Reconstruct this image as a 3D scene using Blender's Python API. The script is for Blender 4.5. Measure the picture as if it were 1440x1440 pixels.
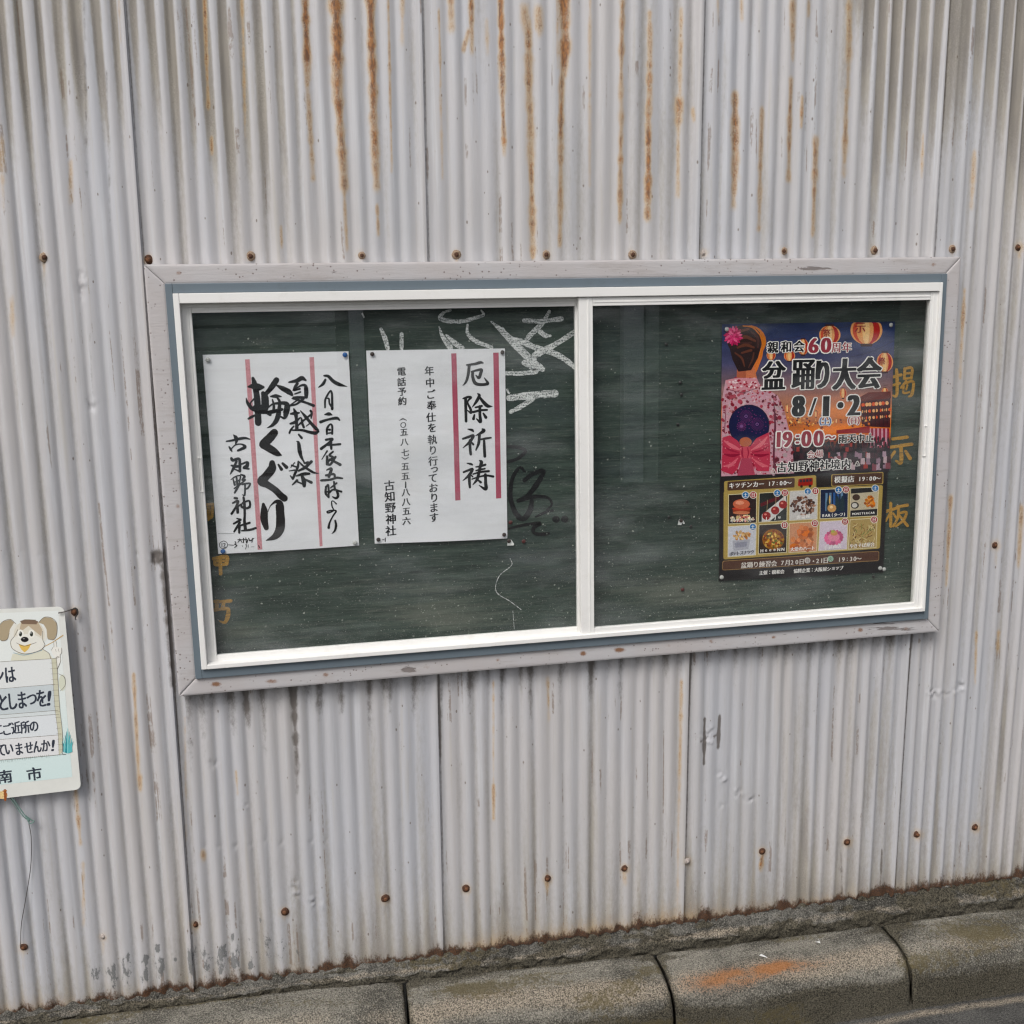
import bpy, bmesh, math, random
import numpy as np
from mathutils import Vector, Matrix, Quaternion

S = bpy.context.scene
for o in list(bpy.data.objects): bpy.data.objects.remove(o)
COL = S.collection
rng = np.random.default_rng(7)
random.seed(7)

# ------------------------------------------------------------------ camera
ZO = 0.945                        # height of the board's lower edge above the road
FPX = 1481.797                    # focal length in pixels of the 1440 px photograph
RM = np.array([[0.9798166789, -0.1989952235, -0.0189783235],
               [-0.0550358999, -0.1772735145, -0.9826215705],
               [0.1921726449, 0.9638334930, -0.1846474271]])
CP = np.array([0.2485020338, -2.2633375403, 0.7503903250 + ZO])
cam = bpy.data.cameras.new('camera'); co = bpy.data.objects.new('camera', cam); COL.objects.link(co)
cam.sensor_width = 36.0; cam.lens = FPX / 1440 * 36.0; cam.clip_start = 0.05; cam.clip_end = 500
m3 = Matrix(((RM[0][0], -RM[1][0], -RM[2][0]), (RM[0][1], -RM[1][1], -RM[2][1]), (RM[0][2], -RM[1][2], -RM[2][2])))
co.matrix_world = Matrix.Translation(CP) @ m3.to_4x4()
S.camera = co

# ------------------------------------------------------------------ light
TO_SUN = Vector((-0.55, -0.80, 1.15)).normalized()
w = bpy.data.worlds.new('World'); S.world = w; w.use_nodes = True
nt = w.node_tree; nt.nodes.clear()
sky = nt.nodes.new('ShaderNodeTexSky'); sky.sky_type = 'NISHITA'; sky.sun_disc = False
sky.sun_elevation = math.asin(TO_SUN.z); sky.sun_rotation = math.atan2(TO_SUN.x, TO_SUN.y)
sky.air_density = 1.0; sky.dust_density = 4.0; sky.ozone_density = 1.0
hs = nt.nodes.new('ShaderNodeHueSaturation'); hs.inputs['Saturation'].default_value = 0.36
bg = nt.nodes.new('ShaderNodeBackground'); bg.inputs['Strength'].default_value = 0.12
wo = nt.nodes.new('ShaderNodeOutputWorld')
nt.links.new(sky.outputs[0], hs.inputs['Color']); nt.links.new(hs.outputs[0], bg.inputs[0]); nt.links.new(bg.outputs[0], wo.inputs[0])
sl = bpy.data.lights.new('sun', 'SUN'); sl.energy = 1.40; sl.angle = math.radians(25); sl.color = (1.0, 0.975, 0.94)
so = bpy.data.objects.new('sun', sl); COL.objects.link(so); so.location = (-3, -5, 6)
so.rotation_mode = 'QUATERNION'; so.rotation_quaternion = TO_SUN.to_track_quat('Z', 'Y')
S.view_settings.view_transform = 'Standard'; S.view_settings.look = 'None'
S.view_settings.exposure = 0.30; S.view_settings.gamma = 1.0
S.cycles.use_denoising = True; S.cycles.filter_width = 1.3

# ------------------------------------------------------------------ helpers
def U(px, y=0.0):                       # photograph pixels -> points on the vertical plane at depth y
    px = np.atleast_2d(np.asarray(px, float)); y = np.broadcast_to(np.asarray(y, float), (len(px),))
    d = np.column_stack([(px[:, 0] - 720) / FPX, (px[:, 1] - 720) / FPX, np.ones(len(px))]) @ RM
    return CP + d * ((y - CP[1]) / d[:, 1])[:, None]

def PX(P):                              # points -> photograph pixels
    q = (np.asarray(P) - CP) @ RM.T
    return FPX * q[:, 0] / q[:, 2] + 720, FPX * q[:, 1] / q[:, 2] + 720

def _h(i, j, s):
    n = (i * 374761393 + j * 668265263 + s * 974711) & 0x7fffffff
    n = ((n ^ (n >> 13)) * 1274126177) & 0x7fffffff
    return ((n ^ (n >> 16)) & 0xffff) / 65535.0

def noise(x, y, s=0):
    x = np.asarray(x, float); y = np.asarray(y, float)
    i = np.floor(x).astype(np.int64); j = np.floor(y).astype(np.int64)
    a = x - i; b = y - j; a = a * a * (3 - 2 * a); b = b * b * (3 - 2 * b)
    return (_h(i, j, s) * (1 - a) + _h(i + 1, j, s) * a) * (1 - b) + (_h(i, j + 1, s) * (1 - a) + _h(i + 1, j + 1, s) * a) * b

def fbm(x, y, s=0, o=3):
    r = 0; a = .5; t = 0
    for k in range(o):
        r = r + a * noise(x * 2 ** k, y * 2 ** k, s + 31 * k); t += a; a *= .5
    return r / t

def sstep(a, b, x):
    t = np.clip((x - a) / (b - a), 0, 1); return t * t * (3 - 2 * t)

def lin(c):
    return [((v / 255) / 12.92 if v / 255 <= .04045 else ((v / 255 + .055) / 1.055) ** 2.4) for v in c]

def tag(o, label, cat, group=None):
    o['label'] = label; o['category'] = cat
    if group: o['group'] = group
    return o

def empty(name, loc):
    o = bpy.data.objects.new(name, None); COL.objects.link(o); o.location = loc; o.empty_display_size = .05
    return o

def world_loc(o):
    p = Vector((0, 0, 0))
    while o is not None:
        if o.type == 'EMPTY': p = Vector(o.location); break
        o = o.parent
    return p

def attach(o, parent):
    if parent is not None:
        o.parent = parent
        if parent.type == 'EMPTY': o.matrix_parent_inverse = Matrix.Translation(-Vector(parent.location))

def mesh_np(name, V, F, mat, parent=None, smooth=False, attrs=None):
    me = bpy.data.meshes.new(name)
    V = np.asarray(V, np.float32)
    if isinstance(F, np.ndarray):
        n, k = F.shape
        me.vertices.add(len(V)); me.vertices.foreach_set('co', V.ravel())
        me.loops.add(n * k); me.loops.foreach_set('vertex_index', F.astype(np.int32).ravel())
        me.polygons.add(n); me.polygons.foreach_set('loop_start', np.arange(0, n * k, k, dtype=np.int32))
        me.update(calc_edges=True)
    else:
        me.from_pydata(V.tolist(), [], F)
    if smooth: me.polygons.foreach_set('use_smooth', np.ones(len(me.polygons), bool))
    for k, v in (attrs or {}).items():
        if np.ndim(v) == 2:
            a = me.attributes.new(k, 'FLOAT_COLOR', 'POINT')
            a.data.foreach_set('color', np.column_stack([v, np.ones(len(v))]).astype(np.float32).ravel())
        else:
            a = me.attributes.new(k, 'FLOAT', 'POINT'); a.data.foreach_set('value', np.asarray(v, np.float32))
    me.materials.append(mat); me.validate(); me.update()
    o = bpy.data.objects.new(name, me); COL.objects.link(o); attach(o, parent)
    return o

def bm_obj(name, bm, mat, parent=None, smooth=False):
    me = bpy.data.meshes.new(name); bm.normal_update(); bm.to_mesh(me); bm.free()
    if smooth:
        for p in me.polygons: p.use_smooth = True
    me.materials.append(mat)
    o = bpy.data.objects.new(name, me); COL.objects.link(o); attach(o, parent)
    return o

def box(bm, x0, x1, y0, y1, z0, z1, bev=.0012):
    r = bmesh.ops.create_cube(bm, size=1.0); vs = r['verts']
    for v in vs:
        v.co = Vector((x0 + (v.co.x + .5) * (x1 - x0), y0 + (v.co.y + .5) * (y1 - y0), z0 + (v.co.z + .5) * (z1 - z0)))
    if bev:
        es = list({e for v in vs for e in v.link_edges})
        bmesh.ops.bevel(bm, geom=es, offset=bev, segments=2, affect='EDGES', profile=.6)

def tube(bm, pts, r, n=8):
    pts = [Vector(p) for p in pts]; rings = []
    for i, p in enumerate(pts):
        t = (pts[min(i + 1, len(pts) - 1)] - pts[max(i - 1, 0)]).normalized()
        a = t.orthogonal().normalized() if i == 0 else (rings[-1][1] - t * rings[-1][1].dot(t)).normalized()
        b = t.cross(a); rr = r[i] if isinstance(r, (list, tuple)) else r
        rings.append(([bm.verts.new(p + (a * math.cos(2 * math.pi * k / n) + b * math.sin(2 * math.pi * k / n)) * rr) for k in range(n)], a))
    for (A, _), (B, _) in zip(rings, rings[1:]):
        for k in range(n): bm.faces.new((A[k], A[(k + 1) % n], B[(k + 1) % n], B[k]))
    bm.faces.new(rings[0][0][::-1]); bm.faces.new(rings[-1][0])

def lathe(bm, prof, n=20, axis='-y', jit=0.0):     # prof: (radius, height toward the viewer)
    rings = []
    for r, h in prof:
        ring = []
        for k in range(n):
            a = 2 * math.pi * k / n; rr = r * (1 + jit * (random.random() - .5))
            ring.append(bm.verts.new((rr * math.cos(a), -h, rr * math.sin(a))))
        rings.append(ring)
    for A, B in zip(rings, rings[1:]):
        for k in range(n): bm.faces.new((A[k], A[(k + 1) % n], B[(k + 1) % n], B[k]))
    bm.faces.new(rings[-1]); bm.faces.new(rings[0][::-1])

# ------------------------------------------------------------------ materials
class NT:
    def __init__(s, name):
        s.m = bpy.data.materials.new(name); s.m.use_nodes = True; s.t = s.m.node_tree
        s.b = s.t.nodes['Principled BSDF']; s.tc = s.t.nodes.new('ShaderNodeTexCoord')
    def n(s, k, **kw):
        x = s.t.nodes.new(k)
        for a, v in kw.items(): setattr(x, a, v)
        return x
    def set(s, sock, v):
        if isinstance(v, bpy.types.NodeSocket): s.t.links.new(v, sock)
        else: sock.default_value = v
    def map(s, sc):
        x = s.n('ShaderNodeMapping'); x.inputs['Scale'].default_value = sc
        s.t.links.new(s.tc.outputs['Object'], x.inputs[0]); return x.outputs[0]
    def noise(s, scale=(1, 1, 1), sc=1.0, det=4.0, rough=.55):
        x = s.n('ShaderNodeTexNoise'); x.inputs['Scale'].default_value = sc; x.inputs['Detail'].default_value = det
        x.inputs['Roughness'].default_value = rough; s.t.links.new(s.map(scale), x.inputs['Vector']); return x.outputs['Fac']
    def voro(s, scale=(1, 1, 1), sc=1.0):
        x = s.n('ShaderNodeTexVoronoi'); x.inputs['Scale'].default_value = sc
        s.t.links.new(s.map(scale), x.inputs['Vector']); return x
    def attr(s, nm):
        x = s.n('ShaderNodeAttribute'); x.attribute_name = nm; return x
    def math(s, op, a, b=0.0, c=None):
        x = s.n('ShaderNodeMath', operation=op); s.set(x.inputs[0], a); s.set(x.inputs[1], b)
        if c is not None: s.set(x.inputs[2], c)
        return x.outputs[0]
    def rng(s, v, a, b, lo=0.0, hi=1.0):
        x = s.n('ShaderNodeMapRange', interpolation_type='SMOOTHSTEP'); s.set(x.inputs[0], v)
        for i, q in enumerate((a, b, lo, hi)): x.inputs[1 + i].default_value = q
        return x.outputs[0]
    def mix(s, f, a, b):
        x = s.n('ShaderNodeMix', data_type='RGBA'); s.set(x.inputs[0], f)
        for i, v in ((6, a), (7, b)):
            if isinstance(v, (tuple, list)): v = tuple(v[:3]) + (1.0,)
            s.set(x.inputs[i], v)
        return x.outputs[2]
    def bump(s, h, dist, strength=1.0):
        x = s.n('ShaderNodeBump'); x.inputs['Distance'].default_value = dist; x.inputs['Strength'].default_value = strength
        s.set(x.inputs['Height'], h); s.t.links.new(x.outputs[0], s.b.inputs['Normal'])
    def out(s, col, rough=.5, spec=.5, metal=0.0):
        if isinstance(col, (tuple, list)): col = tuple(col[:3]) + (1.0,)
        s.set(s.b.inputs['Base Color'], col); s.set(s.b.inputs['Roughness'], rough)
        s.set(s.b.inputs['Specular IOR Level'], spec); s.set(s.b.inputs['Metallic'], metal); return s.m

def mat_wall():
    t = NT('painted_corrugated_iron')
    a = t.noise((7, 7, .9), 1.0, 4); b = t.noise((70, 70, 2.2), 1.0, 4, .65); fine = t.noise((1, 1, 1), 430, 3, .75); spk = t.noise((1, 1, .5), 170, 5, .8)
    c = t.mix(t.rng(a, .35, .68), (.494, .476, .476), (.462, .466, .494))
    c = t.mix(t.math('MULTIPLY', t.rng(t.noise((2.6, 2.6, 1.4), 1.0, 4), .42, .70), .26), c, (.40, .385, .365))
    c = t.mix(t.math('MULTIPLY', t.rng(b, .52, .74), .50), c, (.575, .590, .615))
    c = t.mix(t.math('MULTIPLY', t.rng(b, .46, .26), .42), c, (.435, .405, .355))
    c = t.mix(t.math('MULTIPLY', t.rng(t.noise((110, 110, 16), 1.0, 4, .7), .55, .78), .22), c, (.36, .345, .33))
    d = t.attr('dirt_shade').outputs['Fac']
    dn = t.math('ADD', d, t.math('MULTIPLY', t.math('SUBTRACT', t.noise((150, 150, 60), 1.0, 5, .8), .5), .75))
    dc = t.mix(t.rng(t.noise((40, 40, 8), 1.0, 4), .35, .65), (.315, .285, .235), (.245, .222, .195))
    c = t.mix(t.math('MULTIPLY', t.rng(dn, .10, .80), .84), c, dc)
    c = t.mix(t.math('MULTIPLY', t.rng(t.math('ADD', d, t.math('MULTIPLY', t.math('SUBTRACT', fine, .5), 1.3)), .75, 1.15), .45), c, (.15, .13, .105))
    # rows of brown specks that run down the ridges
    ln = t.math('MULTIPLY', t.rng(t.noise((75, 75, 1.6), 1.0, 3), .56, .68), t.rng(t.noise((5, 5, 9), 1.0, 3), .40, .58))
    lm = t.math('MULTIPLY', t.math('GREATER_THAN', ln, .02), t.rng(t.math('ADD', ln, t.math('MULTIPLY', t.math('SUBTRACT', spk, .5), 2.2)), .62, .95))
    c = t.mix(t.math('MULTIPLY', lm, .58), c, (.17, .110, .070))
    g = t.attr('grime_shade').outputs['Fac']
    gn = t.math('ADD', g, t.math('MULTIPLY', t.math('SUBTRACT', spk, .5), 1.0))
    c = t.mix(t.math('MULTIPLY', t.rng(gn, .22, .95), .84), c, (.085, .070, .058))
    v = t.voro((1, 1, .5), 130); sep = t.n('ShaderNodeSeparateColor'); t.t.links.new(v.outputs['Color'], sep.inputs[0])
    vs = t.math('MULTIPLY', t.math('LESS_THAN', v.outputs['Distance'], t.math('MULTIPLY', sep.outputs[1], .26)), t.math('GREATER_THAN', sep.outputs[0], .955))
    c = t.mix(t.math('MULTIPLY', vs, .72), c, (.12, .085, .06))
    r = t.attr('rust').outputs['Fac']
    halo = t.math('ADD', r, t.math('MULTIPLY', t.math('SUBTRACT', spk, .5), .35))
    c = t.mix(t.math('MULTIPLY', t.rng(halo, .04, .50), .58), c, (.52, .345, .150))
    rn = t.math('ADD', r, t.math('MULTIPLY', t.math('SUBTRACT', fine, .5), 1.5))
    rn = t.math('ADD', rn, t.math('MULTIPLY', t.math('SUBTRACT', spk, .5), .8))
    rc = t.mix(t.rng(t.noise((1, 1, .4), 190, 4, .7), .38, .62), (.37, .150, .036), (.135, .050, .020))
    rm = t.rng(rn, .30, .96)
    c = t.mix(t.math('MULTIPLY', rm, .92), c, rc)
    p = t.attr('peel').outputs['Fac']
    pn = t.math('ADD', p, t.math('MULTIPLY', t.math('SUBTRACT', t.noise((1, 1, .45), 95, 6, .78), .5), 1.9))
    pm = t.rng(pn, .52, .60)
    c = t.mix(t.math('MULTIPLY', pm, .85), c, t.mix(t.rng(fine, .35, .65), (.125, .133, .138), (.19, .19, .185)))
    mo = t.attr('moss').outputs['Fac']
    mn = t.math('ADD', mo, t.math('MULTIPLY', t.math('SUBTRACT', spk, .5), 1.3))
    c = t.mix(t.rng(mn, .40, .85), c, t.mix(t.rng(fine, .38, .64), (.026, .018, .013), (.115, .050, .022)))
    h = t.math('ADD', t.math('MULTIPLY', fine, .30), t.math('MULTIPLY', t.noise((1, 1, .3), 45, 3), 1.3))
    h = t.math('ADD', t.math('SUBTRACT', h, t.math('MULTIPLY', pm, .5)), t.math('MULTIPLY', rm, .5))
    t.bump(h, .0011, .75)
    ro = t.math('ADD', .30, t.math('MULTIPLY', t.math('MAXIMUM', rm, t.rng(dn, .1, .8)), .42))
    return t.out(c, ro, .5)

def mat_trim():
    t = NT('weathered_painted_wood')
    g = t.noise((1, 1, 1), 260, 4, .7)
    x = t.noise((6, 6, 6), 1.0, 4)
    c = t.mix(t.rng(x, .35, .7), (.455, .425, .420), (.475, .462, .468))
    c = t.mix(t.math('MULTIPLY', t.rng(t.noise((9, 9, 60), 1.0, 5, .75), .50, .74), .5), c, (.33, .295, .275))
    v = t.voro((1, 1, 1), 150); sep = t.n('ShaderNodeSeparateColor'); t.t.links.new(v.outputs['Color'], sep.inputs[0])
    sp = t.math('MULTIPLY', t.math('LESS_THAN', v.outputs['Distance'], .26), t.math('GREATER_THAN', sep.outputs[0], .70))
    sp = t.math('MULTIPLY', sp, t.rng(t.noise((14, 14, 40), 1.0, 2), .42, .58))
    c = t.mix(t.math('MULTIPLY', sp, .8), c, (.16, .12, .11))
    cr = t.attr('worn').outputs['Fac']
    wn = t.math('ADD', cr, t.math('MULTIPLY', t.math('SUBTRACT', t.noise((25, 25, 220), 1.0, 5, .7), .5), 1.5))
    wm = t.rng(wn, .55, .62)
    c = t.mix(t.math('MULTIPLY', wm, .8), c, (.15, .125, .115))
    r = t.attr('rust').outputs['Fac']
    rn = t.math('ADD', r, t.math('MULTIPLY', t.math('SUBTRACT', g, .5), .6))
    c = t.mix(t.math('MULTIPLY', t.rng(rn, .25, .8), .9), c, (.20, .085, .030))
    t.bump(t.math('SUBTRACT', t.math('ADD', t.math('MULTIPLY', g, .4), t.noise((30, 30, 200), 1.0, 3)), t.math('ADD', wm, sp)), .0006, .8)
    return t.out(c, .62, .35)

def simple(name, col, rough=.5, spec=.5, var=.06, sc=40.0, bump=.0002, metal=0.0):
    t = NT(name); n = t.noise((1, 1, 1), sc, 4)
    c = t.mix(t.rng(n, .3, .7), tuple(v * (1 - var) for v in col), tuple(min(v * (1 + var), .95) for v in col))
    if bump: t.bump(n, bump, .5)
    return t.out(c, rough, spec, metal)

def mat_alu(name, col):
    t = NT(name); n = t.noise((3, 3, 3), 1.0, 4); f = t.noise((1, 1, 1), 260, 3, .7)
    c = t.mix(t.rng(n, .35, .7), col, tuple(v * .94 for v in col))
    c = t.mix(t.math('MULTIPLY', t.rng(f, .58, .80), .30), c, tuple(v * .58 for v in col))
    c = t.mix(t.math('MULTIPLY', t.rng(t.noise((20, 20, 20), 1.0, 5, .75), .52, .78), .30), c, (col[0] * .66, col[1] * .62, col[2] * .55))
    t.bump(f, .00012, .4)
    return t.out(c, .38, .5)

def mat_board():
    t = NT('worn_blackboard_green')
    st = t.noise((14, 14, 230), 1.0, 6, .72); st2 = t.noise((3.2, 3, 52), 1.0, 6, .68); bl = t.noise((3, 3, 4.5), 1.0, 3); f = t.noise((1, 1, 1), 380, 3, .75)
    c = t.mix(t.rng(st2, .32, .70), (.017, .031, .025), (.048, .074, .058))
    c = t.mix(t.math('MULTIPLY', t.rng(bl, .45, .75), .55), c, (.030, .044, .050))
    c = t.mix(t.math('MULTIPLY', t.rng(st, .52, .70), .55), c, (.120, .135, .108))
    c = t.mix(t.math('MULTIPLY', t.rng(t.noise((90, 90, 420), 1.0, 5, .85), .54, .70), .5), c, (.16, .165, .14))
    c = t.mix(t.math('MULTIPLY', t.rng(st, .48, .30), .75), c, (.007, .010, .009))
    d = t.attr('dust').outputs['Fac']
    dn = t.math('ADD', d, t.math('MULTIPLY', t.math('SUBTRACT', t.noise((6, 6, 90), 1.0, 6, .7), .5), 1.3))
    c = t.mix(t.math('MULTIPLY', t.rng(dn, .40, 1.0), .48), c, (.20, .205, .17))
    q = t.noise((.7, 1, 1), 330, 4, .85)
    q = t.math('MULTIPLY', t.rng(q, .585, .66), t.rng(t.math('ADD', d, t.math('MULTIPLY', t.math('SUBTRACT', t.noise((10, 10, 26), 1.0, 5, .7), .5), 2.2)), .10, .75))
    c = t.mix(t.math('MULTIPLY', q, .62), c, (.30, .315, .275))
    v = t.voro((.55, 1, 1), 260); sep = t.n('ShaderNodeSeparateColor'); t.t.links.new(v.outputs['Color'], sep.inputs[0])
    thr = t.math('SUBTRACT', 1.0, t.math('MULTIPLY', t.math('ADD', d, .10), .22))
    sp = t.math('MULTIPLY', t.math('LESS_THAN', v.outputs['Distance'], t.math('MULTIPLY', sep.outputs[1], .34)), t.math('GREATER_THAN', sep.outputs[0], thr))
    sp = t.math('MULTIPLY', sp, t.rng(t.noise((18, 18, 60), 1.0, 4, .7), .42, .62))
    c = t.mix(t.math('MULTIPLY', sp, .55), c, (.33, .34, .30))
    t.bump(t.math('ADD', st, t.math('MULTIPLY', f, .3)), .0008, .6)
    return t.out(c, .62, .35)

def mat_print(name, rough=.5, spec=.35, grain=.10, sat=1.0, val=1.0):
    t = NT(name); a = t.attr('col').outputs['Color']; n = t.noise((1, 1, 1), 500, 3, .7)
    x = t.n('ShaderNodeHueSaturation'); t.set(x.inputs['Color'], a); t.set(x.inputs['Value'], t.rng(n, .25, .75, val * (1 - grain), val * (1 + grain))); x.inputs['Saturation'].default_value = sat
    return t.out(x.outputs[0], rough, spec)

def mat_paper():
    t = NT('notice_paper'); n = t.noise((2.5, 2.5, 30), 1.0, 4); l = t.noise((5, 5, 5), 1.0, 3)
    c = t.mix(t.rng(n, .35, .7), (.80, .80, .83), (.755, .755, .775))
    c = t.mix(t.math('MULTIPLY', t.rng(l, .55, .8), .35), c, (.75, .70, .64))
    t.bump(t.math('ADD', n, t.math('MULTIPLY', l, 2.0)), .0016, .5)
    return t.out(c, .7, .25)

def mat_chalk():
    t = NT('chalk_marks'); n = t.noise((1, 1, 1), 330, 5, .8); n2 = t.noise((40, 40, 400), 1.0, 4, .7)
    c = t.mix(t.rng(t.math('ADD', t.math('MULTIPLY', n, .6), t.math('MULTIPLY', n2, .4)),   .42, .55), (.08, .10, .096), (.74, .75, .74))
    return t.out(c, .9, .1)

def mat_gold():
    t = NT('faded_gold_paint'); n = t.noise((1, 1, 2), 230, 4, .75); n2 = t.noise((30, 30, 300), 1.0, 4)
    c = t.mix(t.rng(n, .30, .66), (.31, .165, .026), (.53, .285, .045))
    c = t.mix(t.math('MULTIPLY', t.rng(n2, .50, .75), .7), c, (.06, .055, .035))
    return t.out(c, .6, .3)

def mat_glass():
    t = NT('window_glass'); o = t.t.nodes['Material Output']; t.t.nodes.remove(t.b)
    tr = t.n('ShaderNodeBsdfTransparent'); tr.inputs[0].default_value = (.985, .992, .988, 1)
    gl = t.n('ShaderNodeBsdfGlossy'); gl.inputs['Roughness'].default_value = .012; gl.inputs[0].default_value = (1, 1, 1, 1)
    ge = t.n('ShaderNodeNewGeometry'); dt = t.n('ShaderNodeVectorMath', operation='DOT_PRODUCT')
    t.t.links.new(ge.outputs['Normal'], dt.inputs[0]); t.t.links.new(ge.outputs['Incoming'], dt.inputs[1])
    fr = t.math('MULTIPLY_ADD', t.math('POWER', t.math('SUBTRACT', 1.0, t.math('ABSOLUTE', dt.outputs['Value'])), 5.0), .945, .055)
    mx = t.n('ShaderNodeMixShader'); t.set(mx.inputs[0], fr); t.set(mx.inputs[1], tr.outputs[0]); t.set(mx.inputs[2], gl.outputs[0])
    df = t.n('ShaderNodeBsdfDiffuse'); df.inputs[0].default_value = (.55, .57, .58, 1)
    m2 = t.n('ShaderNodeMixShader'); n = t.noise((3, 3, 9), 1.0, 5, .6)
    t.set(m2.inputs[0], t.rng(n, .46, .78, .004, .11)); t.set(m2.inputs[1], mx.outputs[0]); t.set(m2.inputs[2], df.outputs[0])
    t.t.links.new(m2.outputs[0], o.inputs[0]); return t.m

def mat_concrete(name, base, dark, kerb=False):
    t = NT(name); f = t.noise((1, 1, 1), 300, 4, .8); g = t.noise((1, 1, 1), 90, 4, .7); l = t.noise((5, 9, 9), 1.0, 5, .65)
    c = t.mix(t.rng(l, .36, .62), base, dark)
    c = t.mix(t.math('MULTIPLY', t.rng(f, .50, .66), .70), c, tuple(v * 1.9 for v in base))
    c = t.mix(t.math('MULTIPLY', t.rng(f, .52, .36), .88), c, tuple(v * .30 for v in dark))
    if kerb:
        sm = t.attr('bare').outputs['Fac']
        c2 = t.mix(t.rng(f, .40, .60), (.070, .060, .046), (.47, .40, .31))
        c = t.mix(t.math('MULTIPLY', t.rng(t.math('ADD', sm, t.math('MULTIPLY', t.math('SUBTRACT', g, .5), .7)), .15, .85), .9), c, c2)
        r = t.math('ADD', t.attr('rust').outputs['Fac'], t.math('MULTIPLY', t.math('SUBTRACT', f, .5), 2.2))
        c = t.mix(t.math('MULTIPLY', t.rng(r, .25, .85), .8), c, (.36, .135, .035))
        mo = t.math('ADD', t.attr('moss').outputs['Fac'], t.math('MULTIPLY', t.math('SUBTRACT', g, .5), 1.2))
        c = t.mix(t.math('MULTIPLY', t.rng(mo, .35, .85), .85), c, t.mix(t.rng(f, .4, .58), (.018, .016, .012), (.120, .105, .072)))
        ol = t.math('ADD', t.attr('olive').outputs['Fac'], t.math('MULTIPLY', t.math('SUBTRACT', g, .5), 2.0))
        c = t.mix(t.math('MULTIPLY', t.rng(ol, .3, .9), .75), c, (.115, .092, .042))
    t.bump(t.math('ADD', f, t.math('MULTIPLY', g, 1.4)), .0042, .95)
    return t.out(c, .88, .25)

M_WALL = mat_wall(); M_TRIM = mat_trim(); M_BOARD = mat_board(); M_GLASS = mat_glass(); M_PAPER = mat_paper()
M_BLUE = mat_alu('grey_blue_paint', (.135, .170, .198)); M_ALU = mat_alu('cream_white_aluminium', (.80, .79, .765))
M_INK = simple('black_brush_ink', (.013, .013, .015), .55, .35, .3, 60, 0); M_RED = simple('red_stripe_ink', (.42, .075, .125), .6, .3, .10, 300, 0)
M_PINK = simple('faded_pink_stripe_ink', (.585, .26, .29), .65, .3, .12, 300, 0)
M_PRINT = mat_print('glossy_poster_print', .36, .22, .20, 1.10, .98); M_LETTER = mat_print('printed_letters', .5, .18, .05); M_SIGN = mat_print('enamel_sign_paint', .30, .5, .03)
M_CHALK = mat_chalk(); M_GOLD = mat_gold(); M_MARKER = simple('black_marker', (.006, .006, .007), .45, .4, .5, 120, 0)
M_RUST = simple('rusted_iron', (.14, .062, .030), .85, .3, .45, 600, .0009); M_RUSTD = simple('dark_rust', (.085, .042, .026), .9, .25, .5, 600, .0009); M_RUST2 = simple('rusty_washer', (.27, .195, .135), .8, .3, .40, 500, .0006)
M_PAINTNAIL = simple('painted_over_nail', (.36, .315, .285), .6, .4, .30, 500, .0006)
M_KERB = mat_concrete('kerb_concrete', (.265, .248, .208), (.092, .086, .072), True); M_MORTAR = mat_concrete('rough_mortar', (.180, .172, .152), (.060, .056, .047), True)
M_ROAD = mat_concrete('worn_road_surface', (.115, .112, .104), (.058, .056, .053), True)

# ------------------------------------------------------------------ corrugated wall
SEAMS = [-1.285, -0.667, -0.0475, 0.522, 1.1225, 1.698, 2.318, 2.936]
ZTOP, ZBOT = 2.75, ZO - 0.747
BW, BH = 1.7238, 0.8226

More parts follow.
